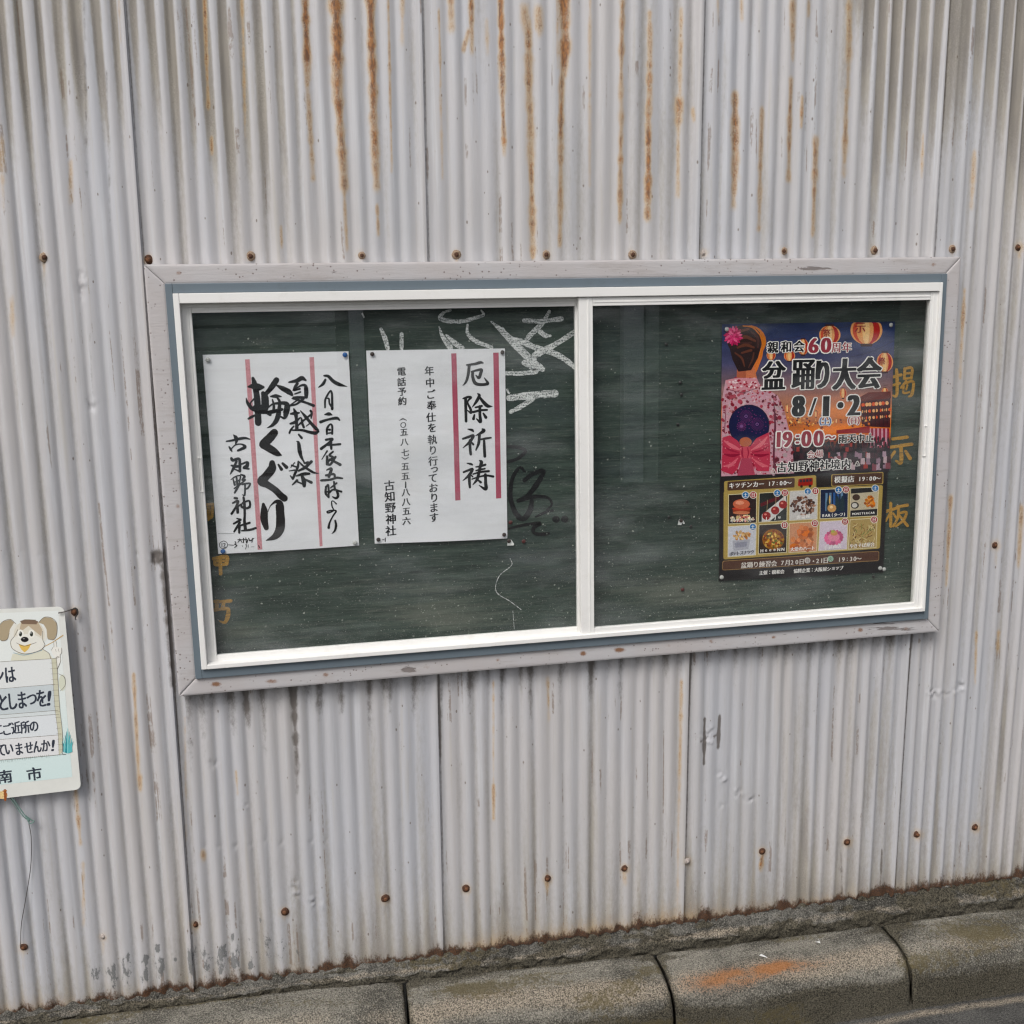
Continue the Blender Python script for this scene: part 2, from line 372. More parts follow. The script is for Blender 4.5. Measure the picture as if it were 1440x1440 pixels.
# rust streaks traced from the photograph: u0 v0 u1 v1 half-width strength
STREAKS = [(427,-60,432,110,5,1.15),(432,110,440,250,3.5,.60),(471,-60,475,130,8,1.2),(475,130,484,262,6,.9),(484,262,488,350,3,.55),(519,-60,526,180,6,1.15),(526,180,530,260,5,.85),(530,290,532,328,3,.6),
 (286,-40,293,150,2.5,.8),(297,195,298,215,2.5,.8),(340,-20,345,190,2.5,.5),(545,-30,551,240,2,.6),(565,-60,566,60,4,.45),(617,15,620,120,2,.6),(619,120,622,250,2.5,.40),(632,-60,635,36,6,.7),(662,-60,664,70,4.5,.9),
 (659,46,652,68,4,.75),(684,30,686,75,4,.35),(704,-60,706,130,4.5,1.15),(706,130,709,215,3.2,.85),(738,18,740,38,8,.6),(742,38,746,200,6,.78),(746,200,750,360,5,.75),(757,20,759,48,6,.55),
 (791,-60,795,60,7.5,1.3),(795,60,793,105,6.5,1.1),(790,105,787,345,4,.72),(784,0,785,95,3,.4),(830,-40,829,260,3,.40),(876,-60,873,190,4,.68),(873,190,872,310,4,.72),(914,20,914,150,4,.66),(914,95,912,190,4.5,.75),(912,180,911,302,4.5,.98),
 (958,15,956,150,3.5,.55),(955,145,954,180,5.5,.85),(954,180,953,272,3.5,.55),(974,155,975,168,3,.6),(1042,-60,1043,26,3,.55),(1033,135,1034,245,6,.78),(1033,200,1032,285,5,.66),(1071,155,1067,320,3.5,.66),(1114,-60,1115,82,4.5,.60),
 (1112,112,1109,252,3.5,.76),(1128,138,1127,176,2.5,.75),(1138,-40,1137,22,3,.55),(1147,200,1145,250,5,.85),(1146,245,1143,330,3,.70),(1196,-60,1192,130,4.5,.55),(1191,130,1187,245,4,.58),(1298,190,1296,250,2.5,.5),(1370,215,1366,290,4,.50),
 (1356,410,1350,530,2.5,.55),(1337,700,1331,822,3,.60),(1437,715,1432,795,4,.60),(1373,890,1371,960,2,.55),(1404,890,1403,915,3,.5),(99,232,100,285,4,.42),(17,425,18,470,5,.42),(3,200,4,290,5,.35),(188,950,196,1110,3,.60),(196,1095,197,1108,4,.7),
 (106,1108,113,1185,3,.55),(117,1215,118,1300,3,.35),(694,1105,694,1150,2.5,.7),(770,955,772,1010,3,.45),(694,960,694,1100,2,.40),(958,960,955,1140,3,.50),(954,1140,953,1290,2,.35),(1073,1200,1070,1222,3,.8),(769,1238,770,1252,4,.5),(878,1225,879,1240,4,.5),
 (395,320,396,346,2.5,.55),(165,-40,170,60,2,.35),(1008,-40,1010,30,2.5,.35),(332,1085,334,1115,2,.5),(286,1200,287,1206,4,.6),(260,1010,262,1180,2,.3)]
GRIME_SHADES = [(413,955,418,1112,5,.95),(325,975,330,1030,6,.5),(265,985,268,1090,6,.45),(285,980,288,1060,6,.4),(345,965,350,1020,5,.6),(371,965,373,1060,5,.5),(447,950,449,1010,5,.5),(480,950,481,1000,5,.5),(519,945,520,1030,4,.5),(548,945,549,1000,4,.5),(580,940,581,1010,4,.45),(620,960,620,1060,4,.5),
 (660,938,660,1000,4,.5),(705,938,705,1000,4,.5),(746,935,746,1010,4,.5),(787,930,787,990,4,.5),(830,925,830,980,4,.5),(872,925,872,980,4,.45),(214,385,243,790,7,1.15),(228,780,243,960,6,.9),(118,-20,122,250,3,.6),(150,100,155,310,3,.55),(1230,60,1218,300,3,.4),  # the two long entries left of the board paint the seam's dark shadow
 (991,1012,990,1074,1.9,1.9),(1012,1008,1010,1050,2.2,1.9),(985,1043,996,1036,1.5,.9),(1004,1036,1012,1030,1.5,.8),(112,380,116,425,3,.4),(121,560,131,585,3,.4),(126,470,130,560,2.5,.45),(1240,1195,1237,1270,1.8,.8),(1183,1200,1185,1290,2,.6),(218,783,228,783,6,1.5),(1322,405,1310,560,6,.55)]  # last entry paints the shadow beside the board's right trim
SCREWS = [(62,362,1),(208,365,0),(352,360,1),(509,359,1),(642,358,1),(768,358,1),(890,358,1),(990,356,2),(1103,353,1),(1231,352,1),(1340,350,1),(1433,348,0),(1400,767,0),(33,1333,0),(145,1318,2),(274,1301,0),(400,1283,0),
 (542,1264,0),(656,1250,0),(770,1236,0),(879,1222,0),(967,1212,2),(1072,1198,0),(1192,1185,0),(1291,1174,0),(1372,1164,0),(105,861,0)]
DENTS = [(1315,975,14,5,.0035),(1340,972,10,4,-.0025),(1352,965,6,8,.003),(998,1035,8,12,.003),(985,1038,9,5,-.002),(1012,1088,6,5,.0025),(1018,1096,5,5,-.002),(1037,1115,6,7,.0035),(1056,1124,8,4,.003),(1017,1133,6,4,.0022),
 (415,1250,5,14,.003),(440,1268,6,8,.003),(452,1275,4,6,-.002),(130,570,8,10,.002),(116,400,6,20,.0018),(225,785,14,5,.004),(300,1075,9,6,.002),(345,1130,6,10,.002)]
DENTS += [(u, 780 + 2 * math.sin(u), 4, 5, .0010) for u in range(8, 215, 23)]
DENTS += [(288 + 21.5 * k, 1190 - (6 if k > 3 else 0), 4, 5, .0014) for k in range(9)]

def seg_field(u, v, lst, wig=0):
    out = np.zeros(len(u))
    for k, (u0, v0, u1, v1, hw, st) in enumerate(lst):
        R = hw * 3.5
        lo_u, hi_u = min(u0, u1) - R, max(u0, u1) + R; lo_v, hi_v = min(v0, v1) - R, max(v0, v1) + R
        idx = np.nonzero((u > lo_u) & (u < hi_u) & (v > lo_v) & (v < hi_v))[0]
        if not len(idx): continue
        a, b = u[idx], v[idx]; L2 = (u1 - u0) ** 2 + (v1 - v0) ** 2
        t = ((a - u0) * (u1 - u0) + (b - v0) * (v1 - v0)) / L2
        tc = np.clip(t, 0, 1)
        wv = hw * (.65 + .7 * noise(b / 14, np.full(len(b), k * 7.3), 3))
        off = (noise(b / 60, np.full(len(b), k * 3.1), 5) - .5) * hw * .30
        d2 = (a - off - u0 - tc * (u1 - u0)) ** 2 + ((b - v0 - tc * (v1 - v0)) * .6) ** 2
        amp = st * (.62 + .6 * noise(b / 9, np.full(len(b), k * 1.7), 9)) * (1 - .30 * sstep(.6, 1.0, tc))
        out[idx] = np.maximum(out[idx], amp * np.exp(-d2 / (wv * wv)))
    return out

wall = empty('corrugated_wall', (0.8, 0, ZBOT))
tag(wall, 'long rust streaked wall of pale grey painted corrugated iron sheets', 'wall')

def wall_y(x, z, i):
    x0, x1 = SEAMS[i], SEAMS[i + 1]; npit = round((x1 - x0) / .0345); p = (x1 - x0) / npit
    xs = x - 0.010 * (z - ZO - .60) + .0016 * (noise(z * 2.2, x * 9, 4) - .5) * 2
    k = np.floor((xs - x0) / p + .5)
    xs = xs + .0022 * (noise(k * 3.7 + i * 11, z * .7, 14) - .5) * 2 * np.cos(np.pi * ((xs - x0) / p - k)) ** 2
    amp = .0024 + .0013 * sstep(.45, -.25, x) + .0009 * sstep(1.45, 2.0, x) * sstep(1.5, 1.9, z) + .0008 * (noise(x * 7, z * 1.2, 11) - .5) * 2 + .0012 * (noise(xs / p + i * 7, z * .9, 12) - .5) * 2
    ph = 2 * np.pi * (xs - x0) / p
    asym = .30 + .40 * sstep(.15, -.4, x) - .75 * sstep(1.2, 1.75, x) + .25 * (noise(x * 3, z * .8, 16) - .5)
    y = -amp * (np.cos(ph - asym * np.sin(ph)) + .10 * np.cos(2 * ph + .5)) + .0026 * (fbm(x * 1.5, z * 1.1, 21) - .5) * 2 + .0012 * (fbm(x * 16, z * 3.5, 22) - .5)
    y = y - .0056 * sstep(x1 - .012, x1 - .001, xs) + .0012 * (1 - sstep(x0, x0 + .02, xs))
    return y

def build_sheet(i, coarse):
    x0, x1 = SEAMS[i], SEAMS[i + 1]
    dx, dz = (.006, .05) if coarse else (.0026, .0050)
    xs = np.arange(x0 + .0006, x1 + .0045, dx); zs = np.arange(ZBOT, ZTOP, dz)
    if not coarse:
        zs = np.concatenate([np.arange(ZBOT, 2.42, dz), np.linspace(2.42, ZTOP, 8)])
    X, Z = np.meshgrid(xs, zs); nx, nz = len(xs), len(zs)
    X = X.ravel(); Z = Z.ravel().copy()
    rag = .010 * (fbm(X * 38, X * 0 + i, 51, 3) - .5) - .006 * (noise(X * 150, X * 0, 52) > .8)
    Z = Z + rag * (1 - sstep(ZBOT, ZBOT + .03, Z))
    X = X + 0.010 * (Z - ZO - .60)
    Y = wall_y(X, Z, i)
    V = np.column_stack([X, Y, Z]); u, v = PX(V)
    for (du, dv, ru, rv, dep) in DENTS:
        Y = Y + 2.6 * dep * np.exp(-(((u - du) / ru) ** 2 + ((v - dv) / rv) ** 2)) * (fbm(u / 5.5 + du, v / 4.0 + dv, 97, 3) - .42) * 2
    V[:, 1] = Y
    rust = seg_field(u, v, STREAKS)
    for (su, sv, k) in SCREWS:
        d = np.hypot(u - su, (v - sv) * .9); rust = np.maximum(rust, (.42 if k == 0 else .30) * np.exp(-(d / 8.5) ** 2))
        rust = np.maximum(rust, .45 * np.exp(-((u - su) / 3.5) ** 2) * np.clip(1 - (v - sv) / 45, 0, 1) * (v > sv) * noise(v / 8, u * 0 + su, 2))
    crest = .5 - Y / .008                                           # 1 on the ridges, 0 in the valleys
    n1 = fbm(X * 5, Z * .9, 61); n2 = fbm(X * 40, Z * 1.6, 62)
    tl = sstep(330, 120, v + (n1 - .5) * 260) * sstep(470, 330, u + (n2 - .5) * 80)
    tr = sstep(340, 110, v + (n1 - .5) * 230) * sstep(1185, 1240, u + (n2 - .5) * 60)
    low = sstep(330, 520, v) * sstep(1330, 1440, u) * .25
    valley = np.clip(1.15 - crest * 1.05 + (n2 - .5) * .9, 0, 1)
    dirt_shade = np.maximum(tl * .98, tr * .92) * (.10 + .90 * sstep(.25, .7, valley)) + low * valley
    dirt_shade = dirt_shade + .34 * valley * sstep(.50, .75, n2) + .13 * valley
    fr = np.exp(-np.maximum(0, Z - ZBOT) / .05)
    dirt_shade = dirt_shade + .50 * fr * (.5 + n2) + .34 * sstep(ZBOT + .55, ZBOT, Z) * (.35 + .8 * valley) * (.4 + fbm(X * 3, Z * 2, 93))  # last term: splash dirt mixed with painted loss of light low down
    und_shade = (Z < ZO - .03) * (X > -.03) * (X < 1.75) * np.exp(-np.abs(ZO - .036 - Z) / .060)  # shade below the board painted into the colour, along with unwashed grime
    grime_shade = np.clip(seg_field(u, v, GRIME_SHADES), 0, 1.4) + .80 * und_shade * (.25 + 1.5 * n2) * (.22 + .78 * valley)
    grime_shade = grime_shade + .42 * np.exp(-np.maximum(0, Z - ZBOT) / .030) * (.4 + n2)
    lap_shade = np.exp(-((X - 0.010 * (Z - ZO - .60) - x0 - (.0062, .0062, .0062, .0075, .0085, .0100, .0120, .012)[i]) / (.0022 + .0009 * (i >= 4))) ** 2); grime_shade = grime_shade + (.55 + .5 * noise(Z * 6, X * 0, 94)) * lap_shade * (i > 1) + 1.0 * lap_shade * (i == 1)  # paints the lip's shadow line at each lap, together with trapped dirt
    base_r = .50 * np.exp(-np.maximum(0, Z - ZBOT) / (.014 + .034 * fbm(X * 14, Z * 0, 71))) * (.35 + .9 * fbm(X * 9, Z * 0, 72)) * (.55 + .45 * sstep(560, 700, u) * sstep(1230, 1150, u) + .2 * sstep(300, 0, u))
    rust = np.maximum(rust, base_r)
    moss = 1.0 * np.exp(-np.maximum(0, Z - ZBOT) / (.007 + .050 * fbm(X * 30, Z * 0, 75, 4) ** 1.4)) + .55 * sstep(.52, .75, fbm(X * 34, Z * 10, 76)) * np.exp(-np.maximum(0, Z - ZBOT) / .045) * (.5 + .9 * fbm(X * 20, Z * 8, 74))
    band = np.exp(-((Z - ZBOT - .075) / .06) ** 2)
    peel = band * sstep(30, 180, u) * sstep(480, 380, u) * (.50 + .35 * (fbm(X * 22, Z * 9, 81) - .5) * 2) * (.5 + .6 * crest)
    for (pu, pv, ru, rv) in [(205,1348,6,12),(222,1335,6,10),(228,1358,6,18),(311,1346,6,10),(329,1352,6,18),(327,1318,4,9),(352,1358,6,8),(206,1370,5,14),(310,1365,5,9),(247,1350,5,5),(366,1295,3,6),(180,1345,3,14)]:
        peel = np.maximum(peel, .84 * np.exp(-((u - pu) / ru) ** 2 - ((v - pv) / rv) ** 2))
    idx = np.arange(nx * nz).reshape(nz, nx)
    F = np.stack([idx[:-1, :-1], idx[:-1, 1:], idx[1:, 1:], idx[1:, :-1]], -1).reshape(-1, 4)
    cx = V[F[:, 0], 0]; cz = V[F[:, 0], 2]
    F = F[~((cx > .004) & (cx < BW - .008) & (cz > ZO + .004) & (cz < ZO + BH - .008))]   # opening cut behind the board
    used = np.unique(F); re = np.zeros(len(V), np.int64); re[used] = np.arange(len(used))
    at = {k: np.asarray(a)[used] for k, a in dict(rust=rust, dirt_shade=dirt_shade, grime_shade=grime_shade, peel=peel, moss=moss).items()}
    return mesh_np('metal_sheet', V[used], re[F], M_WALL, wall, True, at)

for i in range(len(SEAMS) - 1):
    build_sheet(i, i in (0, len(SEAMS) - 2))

# nails with washers
def nail_meshes(kind):
    bm = bmesh.new(); lathe(bm, [(.0040, .0030), (.0046, .0046), (.0040, .0062), (.0024, .0072), (.0010, .0075)], 14, jit=.22)
    a = bpy.data.meshes.new('screw'); bm.to_mesh(a); bm.free(); a.materials.append({0: M_RUST, 1: M_RUSTD, 2: M_PAINTNAIL}[kind])
    bm = bmesh.new(); lathe(bm, [(.0090, 0), (.0094, .0010), (.0078, .0026), (.0050, .0034)], 20, jit=.14)
    b = bpy.data.meshes.new('washer'); bm.to_mesh(b); bm.free(); b.materials.append({0: M_RUSTD, 1: M_RUST2, 2: M_PAINTNAIL}[kind])
    for m in (a, b):
        for p in m.polygons: p.use_smooth = True
    return a, b
NAILS = {k: nail_meshes(k) for k in (0, 1, 2)}
def sheet_of(x):
    for i in range(len(SEAMS) - 1):
        if SEAMS[i] <= x < SEAMS[i + 1]: return i
    return 0
for k, (u, v, kind) in enumerate(SCREWS):
    p = U((u, v), -.006)[0]; i = sheet_of(p[0]); y = float(wall_y(np.array([p[0]]), np.array([p[2]]), i)[0])
    p = U((u, v), y - .003)[0]
    s = bpy.data.objects.new('screw', NAILS[kind][0]); COL.objects.link(s); s.location = (p[0], y + .0008, p[2])
    s.rotation_euler = (random.uniform(-.12, .12), random.uniform(0, 6), random.uniform(-.12, .12)); sc = random.uniform(.82, 1.12) * (.8 if kind == 2 else 1); s.scale = (sc, sc, sc)
    attach(s, wall)
    q = bpy.data.objects.new('washer', NAILS[kind][1]); COL.objects.link(q); q.parent = s

# ------------------------------------------------------------------ ground
def grid(name, X, Y, Z, mat, attrs=None):
    nz, nx = X.shape; idx = np.arange(nx * nz).reshape(nz, nx)
    F = np.stack([idx[:-1, :-1], idx[:-1, 1:], idx[1:, 1:], idx[1:, :-1]], -1).reshape(-1, 4)
    return mesh_np(name, np.column_stack([X.ravel(), Y.ravel(), Z.ravel()]), F, mat, None, True, attrs)

gx = np.concatenate([[-60, -15, -5], np.arange(-1.5, 3.6, .012), [6, 16, 60]]); gy = np.concatenate([[-60, -15, -5, -2, -1.2], np.arange(-.9, -.30, .03), np.arange(-.30, -.12, .005), [.5, 5, 60]])
GX, GY = np.meshgrid(gx, gy); GZ = .004 * (fbm(GX * 6, GY * 6, 5) - .5)
GZ = GZ + .003 * (fbm(GX * 40, GY * 40, 6) - .5) * (np.abs(GX) < 5)
xr, yr = GX.ravel(), GY.ravel()
road = grid('road', GX, GY, GZ, M_ROAD, dict(bare=.8 * np.exp(-((yr + .208 + .01 * (fbm(xr * 9, xr * 0, 4) - .5)) / .014) ** 2) * (.3 + fbm(xr * 12, yr * 30, 7)), rust=yr * 0, olive=yr * 0, moss=.9 * sstep(-.192, -.180, yr) + .25 * fbm(xr * 8, yr * 10, 8))); road['kind'] = 'structure'

KX = [-2.0, -.25, .14, .42, 1.02, 1.63, 2.05, 3.6]; KZ = [.205, .193, .186, .171, .150, .140, .134, .118]
ktop = lambda x: np.interp(x, KX, KZ)
# mortar footing between the iron and the kerb
mx = np.arange(-1.5, 3.2, .003); pr = np.linspace(0, 1, 34)
MX, PR = np.meshgrid(mx, pr)
zt = ZBOT + .010 + .016 * (fbm(MX * 9, MX * 0, 8, 4) - .40); zb = ktop(MX) - .016
led = .60 + .10 * (fbm(MX * 5, MX * 0, 18) - .5)
MY = np.where(PR < led, .022 - .038 * (PR / led) ** .7, -.016 - .009 * sstep(led, led + .12, PR) * .6)
zl = zt + (zb - zt) * .52
MZ = np.where(PR < led, zt + (zl - zt) * (PR / led) ** 1.2, zl + (zb - zl) * (PR - led) / (1 - led))
lump = fbm(MX * 48, PR * 6, 3, 5) - .5
MY = MY - .018 * lump * (PR < .97); MZ = MZ + .012 * (fbm(MX * 50, PR * 6, 13, 4) - .5) * (PR < .97)
mm = lambda a: a.ravel()
mo = grid('mortar_footing', MX, MY, MZ, M_MORTAR, dict(bare=mm(.75 * np.exp(-((PR - led) / .09) ** 2) * (.2 + 1.2 * fbm(MX * 8, PR * 3, 41))), rust=mm(.5 * sstep(.18, 0, PR) * fbm(MX * 12, PR, 43)),
    olive=mm(.5 * sstep(.55, .75, fbm(MX * 4, PR * 2, 44))), moss=mm(np.clip(1.0 * sstep(led + .02, led + .16, PR) + 1.0 * sstep(.44, .66, fbm(MX * 18, PR * 5, 45, 4)) + .8 * sstep(.28, .05, PR), 0, 1.15))))
mo['kind'] = 'structure'

JOINTS = [(-.62, -.62), (.415, .408), (1.028, 1.035), (1.640, 1.648), (2.26, 2.26)]
KLAB = ['grey kerb stone at the left end, mossy along its back edge', 'grey kerb stone with a pale tan rounded edge, left of the orange stained one',
        'kerb stone with a bright orange rust stain along its rounded edge', 'kerb stone at the right end with an olive brown muddy patch on top']
for k in range(4):
    xa, xb = JOINTS[k][0] + .003, JOINTS[k + 1][0] - .003
    xs = np.linspace(xa, xb, 300)
    prof = [(-.031, -.12), (-.031, -.010), (-.035, -.003)] + [(-.035 - .050 * t, -.001 - .005 * t) for t in np.linspace(.08, 1, 10)]
    prof += [(-.085 - .084 * math.sin(a), -.006 - .072 * (1 - math.cos(a))) for a in np.linspace(.08, math.pi / 2, 18)]
    prof += [(-.169 - .005 * t, -.078 - .14 * t) for t in np.linspace(.05, 1, 14)]
    prof = np.array(prof); Xk, Tk = np.meshgrid(xs, np.arange(len(prof)))
    Yk = prof[Tk, 0]; Zk = np.maximum(ktop(Xk) + prof[Tk, 1], -.02)
    skew = (JOINTS[k][1] - JOINTS[k][0]) * (1 - (Xk - xa) / (xb - xa)) + (JOINTS[k + 1][1] - JOINTS[k + 1][0]) * (Xk - xa) / (xb - xa)
    e = np.minimum(Xk - xa, xb - Xk); rnd = .0055 * np.exp(-e / .005)
    Zk = Zk - rnd * (Tk < 22) + .0050 * (fbm(Xk * 30, Tk * .5, 3 + k, 4) - .5) - .004 * np.exp(-e / .012) * noise(Xk * 80, Tk * .8, 9)
    Yk = Yk + rnd * (Tk > 15) + .0030 * (fbm(Xk * 40, Tk * .6, 23 + k) - .5)
    Xk2 = Xk + skew * (Tk / len(prof))
    u, v = PX(np.column_stack([Xk2.ravel(), Yk.ravel(), Zk.ravel()])); tt = (Tk / len(prof)).ravel(); xx = Xk.ravel()
    wob = .10 * (fbm(xx * 5, tt * 0, 27) - .5)
    bare = np.exp(-((tt - .42 - wob) / .105) ** 2) * (.95 + 1.5 * (fbm(xx * 7, tt * 6, 17) - .5)) * (1 if k in (1, 2) else .5)
    rust = .92 * (.05 + 1.5 * fbm(xx * 22, tt * 18, 91, 4)) * np.exp(-((u - 1080) / 85) ** 2 - ((v - (1364 - (u - 1085) * .16)) / (11 + .03 * np.abs(u - 1180))) ** 2) + .35 * np.exp(-((u - 990) / 60) ** 2 - ((v - 1385) / 18) ** 2) + .5 * np.exp(-((u - 1390) / 60) ** 2 - ((v - 1325) / 14) ** 2) * 0
    olive = (.4 + 1.2 * fbm(xx * 9, tt * 8, 92)) * np.exp(-((u - 1380) / 80) ** 2 - ((v - 1308) / 22) ** 2) + .75 * sstep(.52, .78, fbm(xx * 3.5, tt * 4, 55)) * (.4 + fbm(xx * 14, tt * 10, 56)) + .5 * np.exp(-((u - 640) / 90) ** 2 - ((v - 1395) / 10) ** 2) + .5 * np.exp(-((u - 430) / 120) ** 2 - ((v - 1410) / 10) ** 2)
    moss = 1.15 * sstep(.53, .80, tt + .12 * (fbm(xx * 5, tt * 3, 39) - .5)) * (.6 + .6 * fbm(xx * 8, tt * 4, 19)) + .9 * np.exp(-np.minimum(xx - xa, xb - xx) / .016) * (.5 + fbm(xx * 20, tt * 14, 47)) + .7 * sstep(.14, .06, tt) * fbm(xx * 10, tt * 5, 33) + .75 * fbm(xx * 7, tt * 6, 35) * sstep(.46, .66, tt) + .75 * sstep(.45, .75, fbm(xx * 6, tt * 7, 37)) * sstep(.40, .1, tt)
    ob = grid('kerb_stone', Xk2, Yk, Zk, M_KERB, dict(bare=np.clip(bare, 0, 1), rust=rust, olive=olive, moss=moss))
    tag(ob, KLAB[k], 'kerb stone', 'kerb stones along the foot of the wall')
    # closed ends
    me = ob.data; bm = bmesh.new(); bm.from_mesh(me)
    try: bmesh.ops.holes_fill(bm, edges=[q for q in bm.edges if q.is_boundary], sides=0)
    except Exception: pass
    bm.to_mesh(me); bm.free()

# ------------------------------------------------------------------ notice board
board = empty('notice_board', (BW / 2, 0, ZO))
tag(board, 'wide glass fronted notice board with white sliding frame set into the corrugated wall', 'notice board')

FX0, FX1, FZ0, FZ1 = .0012, 1.7170, .0035, .8223
def trim_board(side):
    M = .0375
    o = {'l': FX0 - M, 'r': FX1 + M, 't': FZ1 + M, 'b': FZ0 - M}
    g = .0007
    q = {'t': [(o['l'] + g, o['t']), (o['r'] - g, o['t']), (FX1 - g, FZ1), (FX0 + g, FZ1)],
         'b': [(FX0 + g, FZ0), (FX1 - g, FZ0), (o['r'] - g, o['b']), (o['l'] + g, o['b'])],
         'l': [(o['l'], o['t'] - g), (FX0, FZ1 - g), (FX0, FZ0 + g), (o['l'], o['b'] + g)],
         'r': [(FX1, FZ1 - g), (o['r'], o['t'] - g), (o['r'], o['b'] + g), (FX1, FZ0 + g)]}[side]
    n1, n2 = (420, 12) if side in 'tb' else (12, 220)
    s, t = np.meshgrid(np.linspace(0, 1, n1), np.linspace(0, 1, n2))
    A, B, C_, D = [np.array(p) for p in q]
    P = (A[None, None] * ((1 - s) * (1 - t))[..., None] + B * (s * (1 - t))[..., None] + C_ * (s * t)[..., None] + D * ((1 - s) * t)[..., None])
    X, Z = P[..., 0], P[..., 1] + ZO
    edge = np.minimum(np.minimum(s, 1 - s) * (1 if side in 'tb' else .04), np.minimum(t, 1 - t) * (.04 if side in 'tb' else 1))
    Y = -.0360 + .0016 * np.exp(-edge / .0025) + .0008 * (fbm(X * 6, Z * 6, 3) - .5)
    V = np.column_stack([X.ravel(), Y.ravel(), Z.ravel()]); idx = np.arange(n1 * n2).reshape(n2, n1)
    F = np.stack([idx[1:, :-1], idx[1:, 1:], idx[:-1, 1:], idx[:-1, :-1]], -1).reshape(-1, 4).tolist()
    rim = np.concatenate([idx[0, :], idx[1:, -1], idx[-1, -2::-1], idx[-2:0:-1, 0]])
    Vb = V[rim].copy(); Vb[:, 1] = -.0048; nb = len(V); V = np.vstack([V, Vb]); L = len(rim)
    for k in range(L): F.append([int(rim[k]), int(rim[(k + 1) % L]), nb + (k + 1) % L, nb + k])
    u, v = PX(V)
    rust = np.zeros(len(V)); worn = .16 * (side in 'tb') + .30 * (fbm(V[:, 0] * 5, V[:, 2] * 5, 96) - .5)
    for (a, b, c, d, st) in [(251,384,5,4,.7),(304,962,8,4,1),(382,958,12,4,.7),(458,949,5,4,.8),(600,938,8,4,.5),(820,919,5,4,1),(871,914,9,4,1),(1000,902,5,4,.6),(1088,896,4,3,.8),(1210,886,5,4,.8),(1274,884,5,4,.6),(1313,372,4,4,.7),(250,712,5,5,.6),(247,595,4,4,.5),(700,928,4,3,.7),(940,908,4,3,.5)]:
        rust = np.maximum(rust, st * np.exp(-((u - a) / c) ** 2 - ((v - b) / d) ** 2))
    for (a, b, c, d, st) in [(575,942,14,5,1),(1145,378,32,3,1),(1075,372,20,2,.5),(470,383,10,3,.7),(508,393,6,3,.6),(1255,884,60,4,.75),(1240,876,40,4,.6),(1100,892,50,3,.45),(815,374,12,4,.4),(300,972,40,3,.3),(1305,845,10,30,.3),(650,935,70,2,.35)]:
        worn = np.maximum(worn, st * np.exp(-((u - a) / c) ** 2 - ((v - b) / d) ** 2))
    lab = {'b': 'weathered lower board with rust spots', 't': 'upper board with flaking paint'}.get(side)
    ob = mesh_np('trim_board', V, F, M_TRIM, board, False, dict(rust=rust, worn=worn))
    if lab: ob['label'] = lab
for s_ in 'tblr': trim_board(s_)

bm = bmesh.new()                                   # grey-blue inner frame
L_, R_, T_, B_ = .0156, 1.7027, .8028, .0254
box(bm, FX0, L_ - .0005, -.0430, .002, ZO + FZ0, ZO + FZ1); box(bm, R_ + .0005, FX1, -.0430, .002, ZO + FZ0, ZO + FZ1)
box(bm, L_ - .0003, R_ + .0003, -.0427, .002, ZO + T_ + .0005, ZO + FZ1); box(bm, L_ - .0003, R_ + .0003, -.0427, .002, ZO + FZ0, ZO + B_ - .0005)
bm_obj('outer_frame', bm, M_BLUE, board)
bm = bmesh.new()                                   # aluminium frame
box(bm, L_, L_ + .0115, -.0505, .003, ZO + B_, ZO + T_); box(bm, R_ - .0072, R_, -.0505, .003, ZO + B_, ZO + T_)
box(bm, L_ + .0117, R_ - .0074, -.0500, .003, ZO + .7833, ZO + T_); box(bm, L_ + .0117, R_ - .0074, -.0510, .003, ZO + B_, ZO + .0348)
box(bm, L_ + .0117, R_ - .0074, -.0295, -.0280, ZO + .7759, ZO + .7831, .0003)
bm_obj('window_frame', bm, M_ALU, board)

def sash(x0, x1, yf, yb, wl, wr, zt, zb, ht, hb):
    bm = bmesh.new()
    box(bm, x0, x0 + wl, yf, yb, ZO + zb, ZO + zt); box(bm, x1 - wr, x1, yf, yb, ZO + zb, ZO + zt)
    box(bm, x0 + wl + 2e-4, x1 - wr - 2e-4, yf + .0006, yb, ZO + zt - ht, ZO + zt - .0003); box(bm, x0 + wl + 2e-4, x1 - wr - 2e-4, yf + .0006, yb, ZO + zb + .0003, ZO + zb + hb)
    # shallow ribs on the rails and stiles
    box(bm, x0 + wl * .62, x0 + wl * .72, yf - .0012, yf + .002, ZO + zb + .004, ZO + zt - .004, .0004)
    box(bm, x1 - wr * .66, x1 - wr * .54, yf - .0012, yf + .002, ZO + zb + .004, ZO + zt - .004, .0004)
    box(bm, x0 + wl + .001, x1 - wr - .001, yf - .0006, yf + .002, ZO + zt - ht * .62, ZO + zt - ht * .45, .0004)
    sh = bm_obj('sash', bm, M_ALU, board)
    ym = (yf + yb) / 2
    bm = bmesh.new(); box(bm, x0 + wl - .004, x1 - wr + .004, ym - .0004, ym + .0004, ZO + zb + hb - .004, ZO + zt - ht + .004, 0)
    g = bm_obj('glass_pane', bm, M_GLASS, sh)
    # dark glazing gasket
    return sh
left = sash(.0272, .8726, -.0277, -.0155, .0195, .0310, .7799, .0299, .0155, .0170)
right = sash(.8450, 1.6963, -.0445, -.0305, .0310, .0190, .7824, .0333, .0185, .0135)
